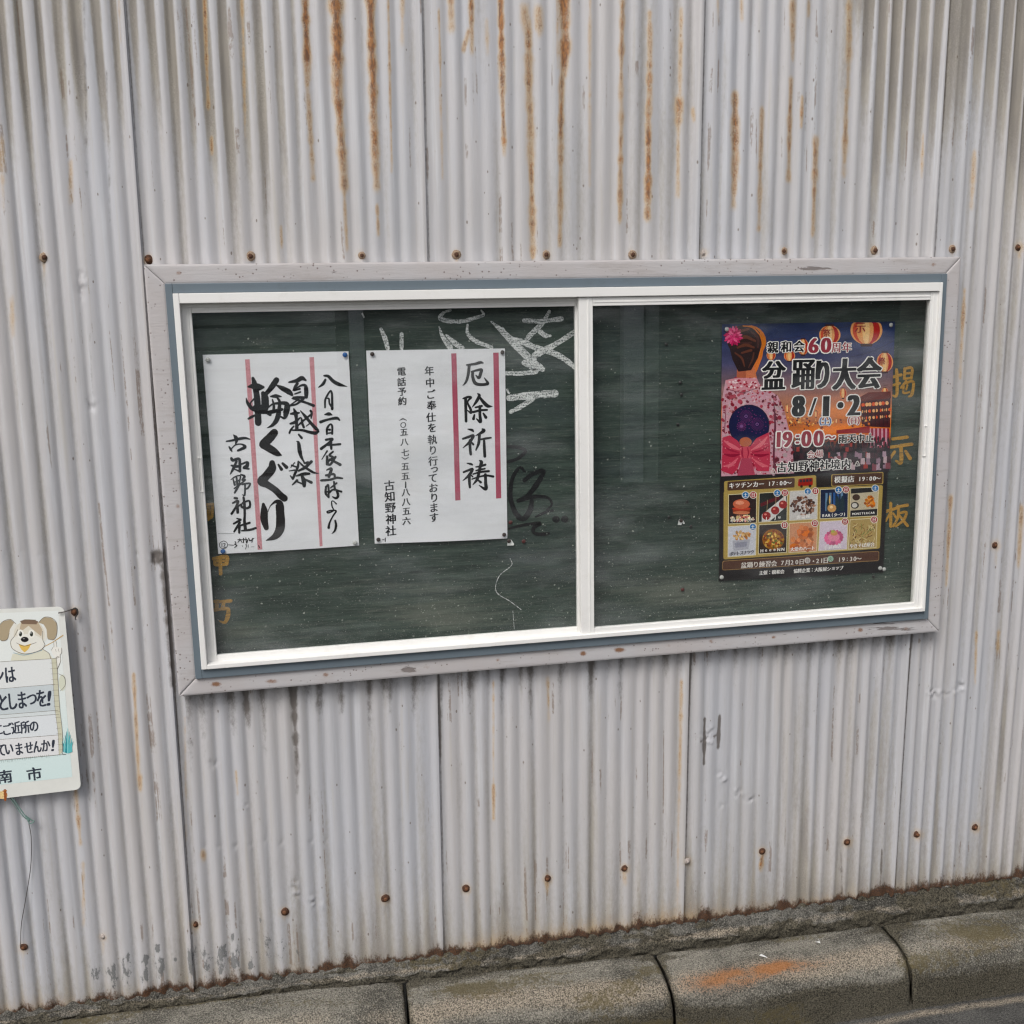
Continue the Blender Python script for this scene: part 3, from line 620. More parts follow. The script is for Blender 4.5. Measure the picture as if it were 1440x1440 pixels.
for sh, (u, v), yf in ((left, (282, 668), -.0277), (right, (1300, 620), -.0445)):
    p = U((u, v), yf)[0]; bm = bmesh.new(); h = .036
    for a, b in ((-.0042, -.0026), (.0026, .0042)): box(bm, p[0] + a, p[0] + b, yf - .0030, yf + .001, p[2] - h, p[2] + h, .0004)
    for a in (-h, h - .0016): box(bm, p[0] - .0026, p[0] + .0026, yf - .0028, yf + .001, p[2] + a, p[2] + a + .0016, .0004)
    hd = bm_obj('pull_handle', bm, M_ALU, sh)

# blackboard
bx = np.arange(-.002, BW + .003, .006); bz = np.arange(ZO - .002, ZO + BH + .003, .006); BX, BZ = np.meshgrid(bx, bz)
BYv = .0045 + .0006 * (fbm(BX * 4, BZ * 4, 3) - .5)
u, v = PX(np.column_stack([BX.ravel(), BYv.ravel(), BZ.ravel()])); zr = (BZ.ravel() - ZO) / BH
dust = .32 * sstep(.42, .05, zr) + .55 * np.exp(-((u - 960) / 90) ** 2 - ((v - 830) / 22) ** 2) + .5 * np.exp(-((u - 620) / 90) ** 2 - ((v - 862) / 22) ** 2) + .35 * np.exp(-((u - 560) / 120) ** 2 - ((v - 825) / 10) ** 2) \
     + .35 * np.exp(-((u - 330) / 60) ** 2 - ((v - 890) / 18) ** 2) + .4 * np.exp(-((u - 1250) / 60) ** 2 - ((v - 840) / 30) ** 2) + .2 * np.exp(-((u - 950) / 90) ** 2 - ((v - 700) / 60) ** 2) + .5 * np.exp(-((u - 370) / 28) ** 2 - ((v - 482) / 14) ** 2) + .1
bb = grid('blackboard', BX, BYv, BZ, M_BOARD, dict(dust=dust)); attach(bb, board)
bb.name = 'blackboard'

frn = np.random.default_rng(19); FV = []; FF = []; cnt_ = 0
while cnt_ < 2700:
    fx, fz = frn.uniform(.05, BW - .05), ZO + frn.uniform(.04, .78)
    zr_ = (fz - ZO) / BH; fu, fv = PX(np.array([[fx, .004, fz]])); fu, fv = fu[0], fv[0]
    den = .10 + .60 * float(sstep(.50, .08, zr_)) * float(fbm(fx * 7, fz * 16, 61)) * 1.6 + .5 * math.exp(-((fu - 960) / 90) ** 2 - ((fv - 835) / 26) ** 2) + .5 * math.exp(-((fu - 610) / 90) ** 2 - ((fv - 862) / 24) ** 2) + .5 * math.exp(-((fu - 1260) / 50) ** 2 - ((fv - 830) / 30) ** 2) + .7 * math.exp(-((fu - 372) / 26) ** 2 - ((fv - 482) / 12) ** 2) + .25 * math.exp(-((fu - 930) / 90) ** 2 - ((fv - 640) / 110) ** 2)
    if frn.random() > den: continue
    a_ = frn.uniform(.0005, .0011) * (2.2 if frn.random() < .12 else 1); b_ = a_ * frn.uniform(.35, .9); th = frn.normal(0, .5) if frn.random() < .6 else frn.uniform(0, 3.1)
    c_, s_ = math.cos(th), math.sin(th); k_ = len(FV)
    for ex, ez in ((-a_, -b_), (a_ * .8, -b_), (a_, b_ * .9), (-a_ * .7, b_)): FV.append((fx + ex * c_ - ez * s_, .0034 - .0002 * frn.random(), fz + ex * s_ + ez * c_))
    FF.append([k_, k_ + 1, k_ + 2, k_ + 3]); cnt_ += 1
fk = mesh_np('chalk_flecks', np.array(FV), FF, simple('chalk_grit', (.27, .285, .25), .9, .1, .45, 90, 0), bb); fk['kind'] = 'stuff'
sv = []; sf = []
for _ in range(420):                                   # fine pale scuffs along the grain of the board
    fx, fz = frn.uniform(.05, BW - .10), ZO + frn.uniform(.04, .78); L2 = frn.uniform(.006, .035); h2 = frn.uniform(.00025, .0006); k_ = len(sv); tl_ = frn.normal(0, .02) * L2
    sv += [(fx, .0036, fz), (fx + L2, .0036, fz + tl_), (fx + L2 * .9, .0036, fz + tl_ + h2), (fx + L2 * .1, .0036, fz + h2)]; sf.append([k_, k_ + 1, k_ + 2, k_ + 3])
fk = mesh_np('scuff_marks', np.array(sv), sf, simple('pale_scuffs', (.115, .128, .108), .9, .1, .35, 60, 0), bb); fk['kind'] = 'stuff'
# ------------------------------------------------------------------ brush strokes, letters, flat colour drawing
YP = 0.0012                                            # front of the blackboard zone where paper hangs
def catmull(P, n=7):
    P = np.asarray(P, float)
    if len(P) < 3:
        t = np.linspace(0, 1, n + 1)[:, None]; return P[0] * (1 - t) + P[-1] * t
    Q = np.vstack([2 * P[0] - P[1], P, 2 * P[-1] - P[-2]]); out = []
    for i in range(1, len(Q) - 2):
        for t in np.linspace(0, 1, n, endpoint=False):
            a, b, c, d = Q[i - 1:i + 3]
            out.append(.5 * (2 * b + (c - a) * t + (2 * a - 5 * b + 4 * c - d) * t * t + (3 * b - a - 3 * c + d) * t ** 3))
    out.append(P[-1]); return np.array(out)

class Flat:                                            # flat coloured shapes laid on a vertical plane, each a hair above the one below
    def __init__(s, y, step=1.2e-5): s.V = []; s.F = []; s.C = []; s.n = 0; s.y = y; s.step = step; s.lay = 0.0; s.k = 0
    def layer(s, k): s.lay = k * 1.2e-4; s.k = 0
    def add(s, px, faces, col):
        s.k = s.k + 1 if s.k < 52 else 18
        W = U(px, s.y - s.lay - s.k * 2e-6); s.add3(W, faces, col)
    def add3(s, W, faces, col):
        s.V.append(W); s.F += [[i + s.n for i in f] for f in faces]; s.n += len(W)
        c = np.asarray(col, float)
        s.C.append(np.tile(lin(c), (len(W), 1)) if c.ndim == 1 else np.array([lin(q) for q in c]))
    def poly(s, pts, col): s.add(pts, [list(range(len(pts)))], col)
    def quad_grid(s, a, b, c, d, n, m, fn):            # bilinear patch with a colour per vertex
        S_, T_ = np.meshgrid(np.linspace(0, 1, n), np.linspace(0, 1, m)); a, b, c, d = [np.array(q, float) for q in (a, b, c, d)]
        P = a * ((1 - S_) * (1 - T_))[..., None] + b * (S_ * (1 - T_))[..., None] + c * (S_ * T_)[..., None] + d * ((1 - S_) * T_)[..., None]
        idx = np.arange(n * m).reshape(m, n)
        F = np.stack([idx[:-1, :-1], idx[:-1, 1:], idx[1:, 1:], idx[1:, :-1]], -1).reshape(-1, 4).tolist()
        s.add(P.reshape(-1, 2), F, [fn(x, y) for x, y in zip(S_.ravel(), T_.ravel())])
    def ell(s, cx, cy, rx, ry, col, n=22, rot=0.0):
        a = np.linspace(0, 2 * np.pi, n, endpoint=False); x, y = rx * np.cos(a), ry * np.sin(a)
        s.poly(np.column_stack([cx + x * math.cos(rot) - y * math.sin(rot), cy + x * math.sin(rot) + y * math.cos(rot)]), col)
    def rrect(s, q, r, col):                           # quadrilateral with rounded corners
        q = np.array(q, float); out = []
        for i in range(4):
            p, a, b = q[i], q[i - 1], q[(i + 1) % 4]; da = (a - p) / np.linalg.norm(a - p); db = (b - p) / np.linalg.norm(b - p)
            for t in np.linspace(0, 1, 5): out.append((1 - t) ** 2 * (p + da * r) + 2 * t * (1 - t) * p + t * t * (p + db * r))
        s.poly(out, col)
    def stroke(s, pts, col, rough=0.0):                # pts: (u, v, full width)
        P = catmull(pts); xy = P[:, :2]; wd = np.maximum(P[:, 2], .25) / 2
        keep = [0] + [i for i in range(1, len(xy)) if np.linalg.norm(xy[i] - xy[i - 1]) > 1e-4]; xy = xy[keep]; wd = wd[keep]
        if len(xy) < 2: return s.ell(xy[0][0], xy[0][1], wd[0], wd[0], col)
        if rough: wd = wd * (1 + rough * (rng.random(len(wd)) - .5))
        T = np.gradient(xy, axis=0); T /= np.linalg.norm(T, axis=1)[:, None] + 1e-9; N = np.column_stack([-T[:, 1], T[:, 0]])
        n = len(xy); V = list(np.vstack([xy + N * wd[:, None], xy - N * wd[:, None]])); F = [[i, i + 1, n + i + 1, n + i] for i in range(n - 1)]
        for e, sg in ((0, -1), (n - 1, 1)):
            a0 = math.atan2(N[e][1], N[e][0]); c = len(V); V.append(xy[e]); arc = []
            for k in range(7):
                a = a0 - sg * math.pi * k / 6; arc.append(len(V)); V.append(xy[e] + wd[e] * np.array([math.cos(a), math.sin(a)]))
            F += [[c, arc[k], arc[k + 1]] for k in range(6)]
        s.add(np.array(V), F, col)
    def strokes(s, crop, text, col, wmul=1.0, rough=0.0):
        x0, y0, sc = crop
        for line in text.strip().split(';'):
            if not line.strip(): continue
            pts = [tuple(float(q) for q in p.split()) for p in line.split(',')]
            s.stroke([(x0 + a / sc, y0 + b / sc, c / sc * wmul) for a, b, c in pts], col, rough)
    def build(s, name, mat, parent):
        return mesh_np(name, np.vstack(s.V), s.F, mat, parent, False, dict(col=np.vstack(s.C)))

_gc = {}
def glyph(ch):
    if ch in _gc: return _gc[ch]
    c = bpy.data.curves.new('g', 'FONT'); c.body = ch; c.size = 1.0; c.resolution_u = 3
    o = bpy.data.objects.new('g', c); COL.objects.link(o)
    dg = bpy.context.evaluated_depsgraph_get(); dg.update()
    me = bpy.data.meshes.new_from_object(o.evaluated_get(dg))
    V = np.array([v.co[:2] for v in me.vertices]) if len(me.vertices) else np.zeros((0, 2)); F = [list(p.vertices) for p in me.polygons]
    bpy.data.objects.remove(o); bpy.data.curves.remove(c); bpy.data.meshes.remove(me)
    if len(V): V = V - (V.min(0) + V.max(0)) / 2
    _gc[ch] = (V, F); return _gc[ch]

def put(fl, ch, u, v, size, col, sx=1.0, sy=1.0, bold=0.0, vb=0.0, shear=0.0, slope=0.0, out=None, outw=0.0, rot=0.0):
    """one character centred at photo pixel u,v; size in photo pixels per em; bold thickens upright strokes, vb level ones"""
    V, F = glyph(ch)
    if not len(V): return
    c0 = U((u, v), fl.y)[0]; mpp = np.linalg.norm(U((u, v + 1), fl.y)[0] - c0)
    G = V * np.array([sx, sy]); G[:, 0] = G[:, 0] + shear * G[:, 1]; G[:, 1] = G[:, 1] + slope * G[:, 0]
    if rot: G = np.column_stack([G[:, 0] * math.cos(rot) - G[:, 1] * math.sin(rot), G[:, 0] * math.sin(rot) + G[:, 1] * math.cos(rot)])
    G = G * size * mpp
    def lay(dx, dy, colr, dep):
        W = np.column_stack([c0[0] + G[:, 0] + dx * mpp * size, np.full(len(G), fl.y - fl.lay - dep), c0[2] + G[:, 1] + dy * mpp * size]); fl.add3(W, F, colr)
    d = 0
    bs = [0.0] if bold == 0 else np.linspace(-bold, bold, 3 if bold < .03 else 5 if bold < .055 else 7); vs = [0.0] if vb == 0 else [-vb, vb]
    if out is not None:
        r = outw / size
        for a in np.linspace(0, 2 * math.pi, 10, endpoint=False):
            for b in (bs[0], bs[-1]):
                d += 6e-6; lay(b + r * math.cos(a), r * math.sin(a), out, d)
    for b in bs:
        for q in vs:
            d += 6e-6; lay(b, q, col, d + (1e-4 if out is not None else 0))

BLK = (30, 30, 32)
c1 = (340, 520, 16); c2 = (355, 600, 8.467); c3 = (400, 520, 14.4); c4 = (400, 605, 16.94); c5 = (440, 520, 12); c6 = (440, 635, 12); c7 = (305, 605, 15.16); c8 = (295, 690, 15.16)
d1 = (640, 500, 14.4); d2 = (640, 595, 14.4); e7 = (600, 430, 6.26); e8 = (690, 430, 3.892); e4 = (480, 400, 3.6); g5 = (1240, 500, 5.54); g6 = (270, 690, 7.2); h7 = (270, 760, 2.571)

def paper(name, corners, y, nx, nz, mat, parent, sag=.0008, seed=1):
    S_, T_ = np.meshgrid(np.linspace(0, 1, nx), np.linspace(0, 1, nz)); a, b, c, d = [U(q, y)[0] for q in corners]
    P = a * ((1 - S_) * (1 - T_))[..., None] + b * (S_ * (1 - T_))[..., None] + c * (S_ * T_)[..., None] + d * ((1 - S_) * T_)[..., None]
    P = P.reshape(-1, 3); idx = np.arange(nx * nz).reshape(nz, nx)
    F = np.stack([idx[1:, :-1], idx[1:, 1:], idx[:-1, 1:], idx[:-1, :-1]], -1).reshape(-1, 4).tolist()
    rim = np.concatenate([idx[0, :], idx[1:, -1], idx[-1, -2::-1], idx[-2:0:-1, 0]]); nb = len(P)
    Pb = P[rim].copy(); Pb[:, 1] += .0006; P = np.vstack([P, Pb]); Ln = len(rim)
    for k in range(Ln): F.append([int(rim[k]), int(rim[(k + 1) % Ln]), nb + (k + 1) % Ln, nb + k])
    return mesh_np(name, P, F, mat, parent, False)

# --- left notice: brush-written
loc = U((395, 772), YP)[0]
n1_ = empty('handwritten_notice', loc); tag(n1_, 'white sheet with large black brush calligraphy and two faded pink stripes, behind the glass', 'notice')
paper('paper_sheet', [(285, 499), (490, 494), (505, 767), (307, 779)], YP, 24, 34, M_PAPER, n1_)
fl = Flat(YP - .0002)
fl.quad_grid((344.5, 505.5), (351, 505), (369, 772), (362.5, 772.5), 2, 34, lambda x, t: (206, 150, 156)); pk1 = fl.build('stripe', M_PINK, n1_)
fl = Flat(YP - .0002); fl.quad_grid((435, 502.5), (441.5, 502), (453.5, 767.5), (449.5, 768), 2, 34, lambda x, t: (206, 150, 156)); fl.build('stripe', M_PINK, n1_)
fl = Flat(YP - .0005)
fl.strokes(c1, """250 190 60, 290 330 110, 340 600 120, 360 900 130, 370 1190 130; 150 380 40, 250 370 110, 380 390 140, 480 390 60; 100 640 20, 130 740 60, 220 860 80, 300 900 80; 300 630 40, 200 740 30, 190 800 40;
480 530 90, 520 640 150, 520 850 150, 460 920 120; 560 800 100, 400 870 130, 300 850 100; 780 230 115, 700 350 115, 600 480 90, 480 600 80; 790 350 30, 900 410 90, 1050 490 110, 1130 560 60; 650 600 30, 760 590 75, 890 600 20;
590 850 30, 700 770 40, 850 750 60, 960 750 80, 1020 800 110, 1000 950 120, 960 1080 60, 870 1050 30; 690 670 30, 720 790 50, 720 900 60; 800 630 40, 850 720 60, 840 900 80, 820 1020 100, 770 1150 90, 680 1250 60, 570 1305 12;
420 970 40, 560 960 60, 700 940 80, 900 890 60; 590 980 60, 640 1010 60; 150 1100 40, 220 1060 55, 300 1020 40""", BLK, 1.14, .08)
fl.strokes(c2, """260 70 80, 200 140 90, 130 205 85, 150 225 80, 240 280 75, 300 320 55, 345 338 12; 235 430 60, 230 500 85, 160 590 85, 110 650 90, 180 690 70, 270 750 65, 340 820 70, 380 850 70; 310 450 20, 345 505 34; 360 435 25, 405 480 38;
130 920 30, 140 1000 70, 140 1100 75, 165 1200 50; 185 1010 6, 215 940 10, 280 890 35, 320 920 80, 330 1020 85, 335 1120 90, 325 1220 90, 270 1300 65, 165 1350 8""", (34, 31, 32), 1.18, .05)
fl.strokes(c3, """90 250 30, 250 220 80, 350 170 90, 430 210 40; 260 280 60, 220 340 60, 170 420 20; 180 420 20, 330 320 40, 420 320 60, 440 420 90, 440 550 70; 200 420 30, 310 385 40; 210 490 30, 320 450 40; 180 560 40, 300 560 60, 400 560 50;
150 580 20, 300 620 50, 450 670 50, 590 725 60; 390 580 50, 250 690 40, 120 725 40; 280 600 30, 110 720 30; 190 790 30, 225 880 80, 240 1000 60, 250 1200 70; 130 890 40, 220 880 70, 300 870 30; 120 1090 40, 210 1060 60, 330 970 30, 360 1080 50, 390 1160 50;
190 1140 30, 130 1210 40, 100 1280 40; 150 1220 30, 350 1220 50, 500 1260 60, 620 1280 70, 690 1250 40; 260 1140 30, 380 1030 40, 530 910 40; 325 830 20, 420 940 60, 520 1060 60, 640 1190 70, 690 1220 30; 530 830 50, 550 870 50, 540 980 30; 440 1140 20, 520 1080 30; 290 1310 40, 350 1380 50""", BLK, 1.02, .08)
fl.strokes(c4, """290 260 20, 335 300 70, 360 480 100, 400 630 70, 460 740 40, 480 780 50, 560 760 60; 640 745 70, 560 820 70, 480 890 70, 340 960 50; 330 740 40, 320 860 60, 250 1030 60, 200 1150 60; 350 750 30, 450 850 50, 600 950 60, 700 1005 50, 815 1025 10;
150 880 20, 240 770 30; 170 830 40, 280 870 40; 110 965 20, 240 945 40; 140 1080 30, 190 1140 50; 280 1085 30, 450 1040 80, 590 1030 60; 420 1090 70, 460 1200 110, 470 1320 80; 300 1190 60, 190 1295 30; 500 1170 50, 640 1240 70; 300 1220 40, 420 1270 40""", BLK, 1.02, .08)
fl.strokes(c5, """210 170 40, 170 240 50, 95 295 15; 190 100 30, 260 110 50, 340 190 60, 440 245 60, 575 282 8; 205 635 30, 210 500 35, 290 360 30, 320 400 35, 325 520 40, 325 660 45; 230 480 20, 270 490 30, 280 570 30, 330 640 40; 200 755 20, 270 745 60, 320 760 20;
130 880 50, 250 840 40, 400 815 50, 450 850 25; 235 1085 30, 240 990 40, 290 920 30, 325 950 35, 325 1080 35; 250 1010 20, 285 1010 40; 245 1070 25, 320 1060 30; 220 1180 40, 330 1165 40, 270 1230 40, 140 1330 50; 250 1270 30, 460 1255 40; 300 1200 50, 310 1330 40""", BLK, 1.02, .06)
fl.strokes(c6, """240 -10 30, 150 130 15; 240 80 40, 240 210 50; 340 0 30, 280 60 40, 340 100 40, 260 160 40, 250 210 50; 290 130 40, 350 160 40, 460 220 50; 380 90 40, 300 210 40, 250 215 40; 230 310 20, 310 290 50, 270 420 50; 220 400 40, 350 380 40, 370 430 40; 140 485 40, 300 470 40, 400 440 40, 495 450 30;
220 590 35, 215 700 40, 265 770 30; 225 590 30, 260 570 35, 265 760 35; 230 680 25, 280 670 25; 300 610 25, 400 530 30; 355 510 35, 370 640 40; 280 680 40, 350 640 30, 480 675 35; 400 650 40, 425 740 45, 390 785 40, 330 760 20;
395 880 25, 340 830 15, 315 850 20, 325 930 22, 350 990 20, 260 1030 25, 240 1010 25, 300 990 22, 390 1000 30, 340 1080 25, 280 1200 30, 265 1280 45; 375 1160 30, 390 1240 40, 370 1330 35, 320 1380 10""", BLK, 1.02, .06)
fl.strokes(c7, """350 95 15, 400 150 80, 420 210 70, 400 290 30; 205 235 30, 330 215 45, 480 180 60, 600 165 50, 705 190 25; 260 350 30, 290 400 50, 320 450 25; 310 390 20, 400 310 30, 520 295 30, 600 350 70, 520 400 60, 450 430 50;
310 600 60, 340 640 60, 470 610 60, 490 740 60, 490 870 60; 310 750 40, 400 770 60, 500 760 50; 420 660 50, 350 820 60, 285 935 20; 380 830 30, 480 870 40; 520 720 40, 650 680 50, 640 760 80, 570 800 50, 680 820 40;
300 1050 20, 400 985 30, 500 970 30, 480 1100 40; 350 1050 30, 380 1160 50; 420 1010 40, 440 1180 50; 370 1110 25, 480 1060 30; 510 940 30, 590 980 50, 540 1060 40, 610 1050 30, 520 1130 40, 370 1240 30; 480 1140 50, 430 1240 50, 380 1330 40; 540 1150 40, 650 1130 40, 710 1140 40, 660 1230 40, 610 1250 25; 600 1150 40, 600 1260 40, 590 1380 40, 540 1370 15""", (40, 42, 46), 1.02, .06)
fl.strokes(c8, """530 155 50, 580 160 50; 490 260 40, 600 220 60, 560 340 50, 465 490 50; 590 290 50, 595 460 60; 620 320 40, 680 280 30, 680 340 50, 790 370 50, 850 340 50; 700 260 40, 830 210 40, 860 280 50, 850 350 50; 720 140 50, 740 300 60, 745 520 50, 740 640 60, 760 810 70;
580 590 30, 660 610 40; 510 700 40, 620 640 50, 660 620 40; 640 680 50, 570 790 50, 520 870 40; 630 740 60, 630 890 50; 650 740 40, 850 680 50; 680 850 30, 850 830 50, 980 790 50;
290 1070 12, 220 1110 12, 210 1180 12, 260 1230 12, 340 1220 12, 380 1150 12, 350 1090 12, 290 1070 12; 260 1120 16, 260 1200 16; 290 1130 14, 330 1130 14, 300 1200 14, 340 1200 14; 380 1150 12, 510 1160 12; 540 1080 18, 560 1120 18, 530 1140 18, 580 1160 20, 530 1210 16;
600 1040 18, 690 1040 18; 650 1040 18, 600 1100 15; 640 1020 18, 690 1100 18; 720 1010 22, 720 1100 25; 700 1040 20, 800 1040 20, 790 1100 25; 770 1000 20, 780 1110 20; 830 1010 25, 860 1060 25, 940 1010 18; 910 1010 20, 900 1090 22; 690 1160 10, 700 1190 10; 760 1150 12, 790 1150 12, 760 1240 12; 820 1140 12, 820 1200 12; 890 1190 8, 950 1190 8; 1040 1160 20, 1060 1200 25; 180 915 5, 520 910 5""", BLK, 1.02, .06)
fl.build('brush_lettering', M_LETTER, n1_)

# --- middle notice: printed brush type
loc = U((620, 760), YP)[0]
n2_ = empty('printed_notice', loc); tag(n2_, 'white printed notice with two crimson stripes beside four big black characters', 'notice')
paper('paper_sheet', [(515, 493), (710, 490), (713.5, 757), (527, 764.5)], YP, 24, 34, M_PAPER, n2_)
for q in ([(634.5, 497), (641.8, 496.8), (647.2, 703), (639.8, 703.5)], [(693.5, 496), (701.2, 495.8), (704.8, 700.5), (697.5, 701)]):
    fl = Flat(YP - .0002); fl.quad_grid(*q, 2, 34, lambda x, t: (180, 90, 110)); fl.build('stripe', M_RED, n2_)
fl = Flat(YP - .0004)
fl.strokes(d1, """235 190 30, 400 170 45, 510 140 50, 565 150 25; 285 200 50, 265 380 50, 220 530 40, 155 605 10; 330 330 30, 430 300 40, 530 285 50, 520 350 55, 480 450 50, 420 400 20; 355 330 50, 355 430 50, 400 550 60, 500 585 50, 620 580 50, 660 555 50, 590 450 15;
160 870 25, 250 840 40, 320 850 40, 250 940 30, 310 1080 45, 320 1160 40, 250 1110 20; 210 870 50, 215 1100 50, 220 1330 45; 455 770 20, 490 810 50, 430 930 50, 345 1045 12; 500 850 40, 580 950 60, 660 1020 60, 755 1030 10; 410 1050 30, 540 1020 40; 360 1145 40, 500 1110 40, 645 1100 35; 500 1030 50, 500 1200 50, 510 1340 55, 430 1280 20; 390 1200 30, 370 1280 50; 570 1170 30, 620 1250 55""", BLK, 1.2)
fl.strokes(d2, """260 120 20, 340 140 45, 365 165 30; 155 315 35, 260 280 45, 370 250 45, 290 380 50, 155 500 12; 300 350 50, 300 500 50, 315 630 45; 320 370 20, 365 430 40; 550 120 30, 580 150 60, 500 210 45, 415 250 15; 490 240 50, 475 400 50, 420 545 25; 510 330 30, 620 310 40, 725 295 30; 585 350 40, 590 500 50, 600 670 50;
240 810 20, 310 825 40, 345 840 30; 170 990 35, 270 950 40, 350 930 45, 280 1050 50, 155 1160 15; 285 1050 50, 285 1180 50, 295 1295 40; 310 1040 20, 350 1080 30; 490 755 20, 530 790 60, 500 900 50, 480 1000 50, 440 1140 50, 355 1245 15; 420 885 25, 520 870 35, 610 840 40; 420 960 25, 500 940 35, 600 920 30; 360 1030 25, 500 990 35, 680 970 40; 340 1130 25, 500 1080 30, 640 1060 35, 770 1080 40; 610 1040 50, 615 1200 55, 615 1330 60, 480 1255 12; 460 1150 30, 515 1195 45""", BLK, 1.2)
fl.build('heading', M_LETTER, n2_); fl = Flat(YP - .0004)
zz = lambda a, b: (480 + a / 3.6, 400 + b / 3.6)
def col_text(chars, pts, size, col, **k):
    for ch, p in zip(chars, pts):
        q = zz(*p); put(fl, ch, q[0], q[1], size, col, **k)
KA = dict(slope=.07, bold=.028, vb=.008)
col_text('年中ご奉仕を執り行っております', [(445,437),(449,497),(455,555),(456,612),(453,672),(458,725),(460,785),(463,838),(463,893),(470,937),(462,980),(466,1028),(469,1078),(468,1128),(468,1178)], 14.2, (44, 44, 48), sx=.96, **KA)
fl.build('text_column', M_LETTER, n2_); fl = Flat(YP - .0004)
col_text('電話予約', [(305,441),(305,493),(307,543),(308,590)], 12.8, (62, 62, 64), **KA)
fl.build('text_column', M_LETTER, n2_); fl = Flat(YP - .0004)
col_text('〇', [(313,711)], 8.5, (58, 58, 60), **KA); col_text('五八七', [(317,748),(319,798),(323,850)], 11.5, (58, 58, 60), **KA)
col_text('五五', [(323,921),(324,970)], 12, (58, 58, 60), **KA); col_text('八八五六', [(326,1052),(327,1100),(329,1147),(329,1195)], 12, (58, 58, 60), **KA)
fl.strokes(e4, "295 688 3, 312 680 6, 330 688 3; 305 874 3, 322 883 6, 340 874 3; 325 1000 7, 325 1027 8", (58, 58, 60))
fl.build('text_column', M_LETTER, n2_); fl = Flat(YP - .0004)
fl.strokes(e4, "208 1292 4, 216 1292 4; 222 1283 5, 222 1300 5", (58, 58, 60)); fl.build('page_mark', M_LETTER, n2_); fl = Flat(YP - .0004)
col_text('古知野神社', [(243,1017),(244,1073),(248,1130),(250,1187),(250,1246)], 15.2, (36, 36, 40), slope=.07, bold=.026, vb=.008)
fl.build('text_column', M_LETTER, n2_)

# --- writing on the board itself
fl = Flat(.0036)
fl.strokes(e7, """210 40 20, 150 60 25, 120 110 40, 200 135 40, 320 135 35, 430 105 30, 500 80 25, 480 40 15; 110 185 12, 140 270 35, 210 370 50; 175 260 20, 250 330 45, 310 370 40; 360 165 15, 360 240 30, 430 310 40, 570 365 30; 570 140 15, 650 210 40, 780 340 70, 900 460 60, 1020 560 50;
670 190 10, 720 280 40, 850 320 50, 960 370 50, 1100 410 50, 1200 460 50, 1310 545 45; 1310 225 40, 1150 330 45, 1000 410 60, 950 440 50, 960 470 20; 860 130 40, 1000 135 35, 1185 115 45; 1080 50 30, 1020 150 40, 920 250 45, 870 310 40; 970 200 35, 1040 260 45, 1090 265 20; 860 500 50, 960 560 45""", (200, 200, 200), 1, .25)
fl.strokes(e8, "80 370 25, 170 370 25, 250 355 30, 190 310 25; 100 505 35, 220 490 40, 350 480 40; 110 580 20, 160 555 25, 230 510 30; 100 480 10, 90 460 12", (200, 200, 200), 1, .2)
ch_ = fl.build('chalk_scribble', M_CHALK, bb)
fl = Flat(.0036); fl.strokes(e4, "200 225 15, 220 270 25, 235 325 20", (200, 200, 200), 1, .2); fl.build('chalk_stroke', M_CHALK, bb); fl = Flat(.0036); fl.strokes(e4, "305 250 20, 305 325 18", (200, 200, 200), 1, .2); fl.build('chalk_stroke', M_CHALK, bb)
fl = Flat(.0036); fl.strokes(h7, "1150 65 3, 1155 90 4, 1110 130 4, 1100 185 5, 1150 220 4, 1190 250 4; 1160 255 3, 1165 320 3", (150, 150, 140), .6, .8); fl.build('scratch', M_CHALK, bb)
fl = Flat(.0035)
fl.strokes(e8, """90 770 14, 150 775 16, 190 795 16, 150 835 16, 90 855 14; 185 905 12, 160 885 14, 125 930 18, 110 990 20, 110 1060 22, 140 1140 26, 180 1165 26, 215 1120 26, 225 1070 20; 185 955 20, 230 920 22, 290 905 20, 250 980 26, 200 1040 20, 145 1065 10;
150 1070 14, 240 1045 18, 310 1050 14, 335 1085 10, 310 1115 10; 245 1155 8, 300 1130 14, 340 1120 10; 100 1220 10, 180 1200 14, 270 1190 18, 235 1215 18, 240 1245 16, 290 1250 18, 320 1245 10; 353 1168 32, 359 1169 32; 401 1167 32, 407 1168 32""", (20, 20, 20), 1.15, .15)
fl.build('marker_scribble', M_MARKER, bb)
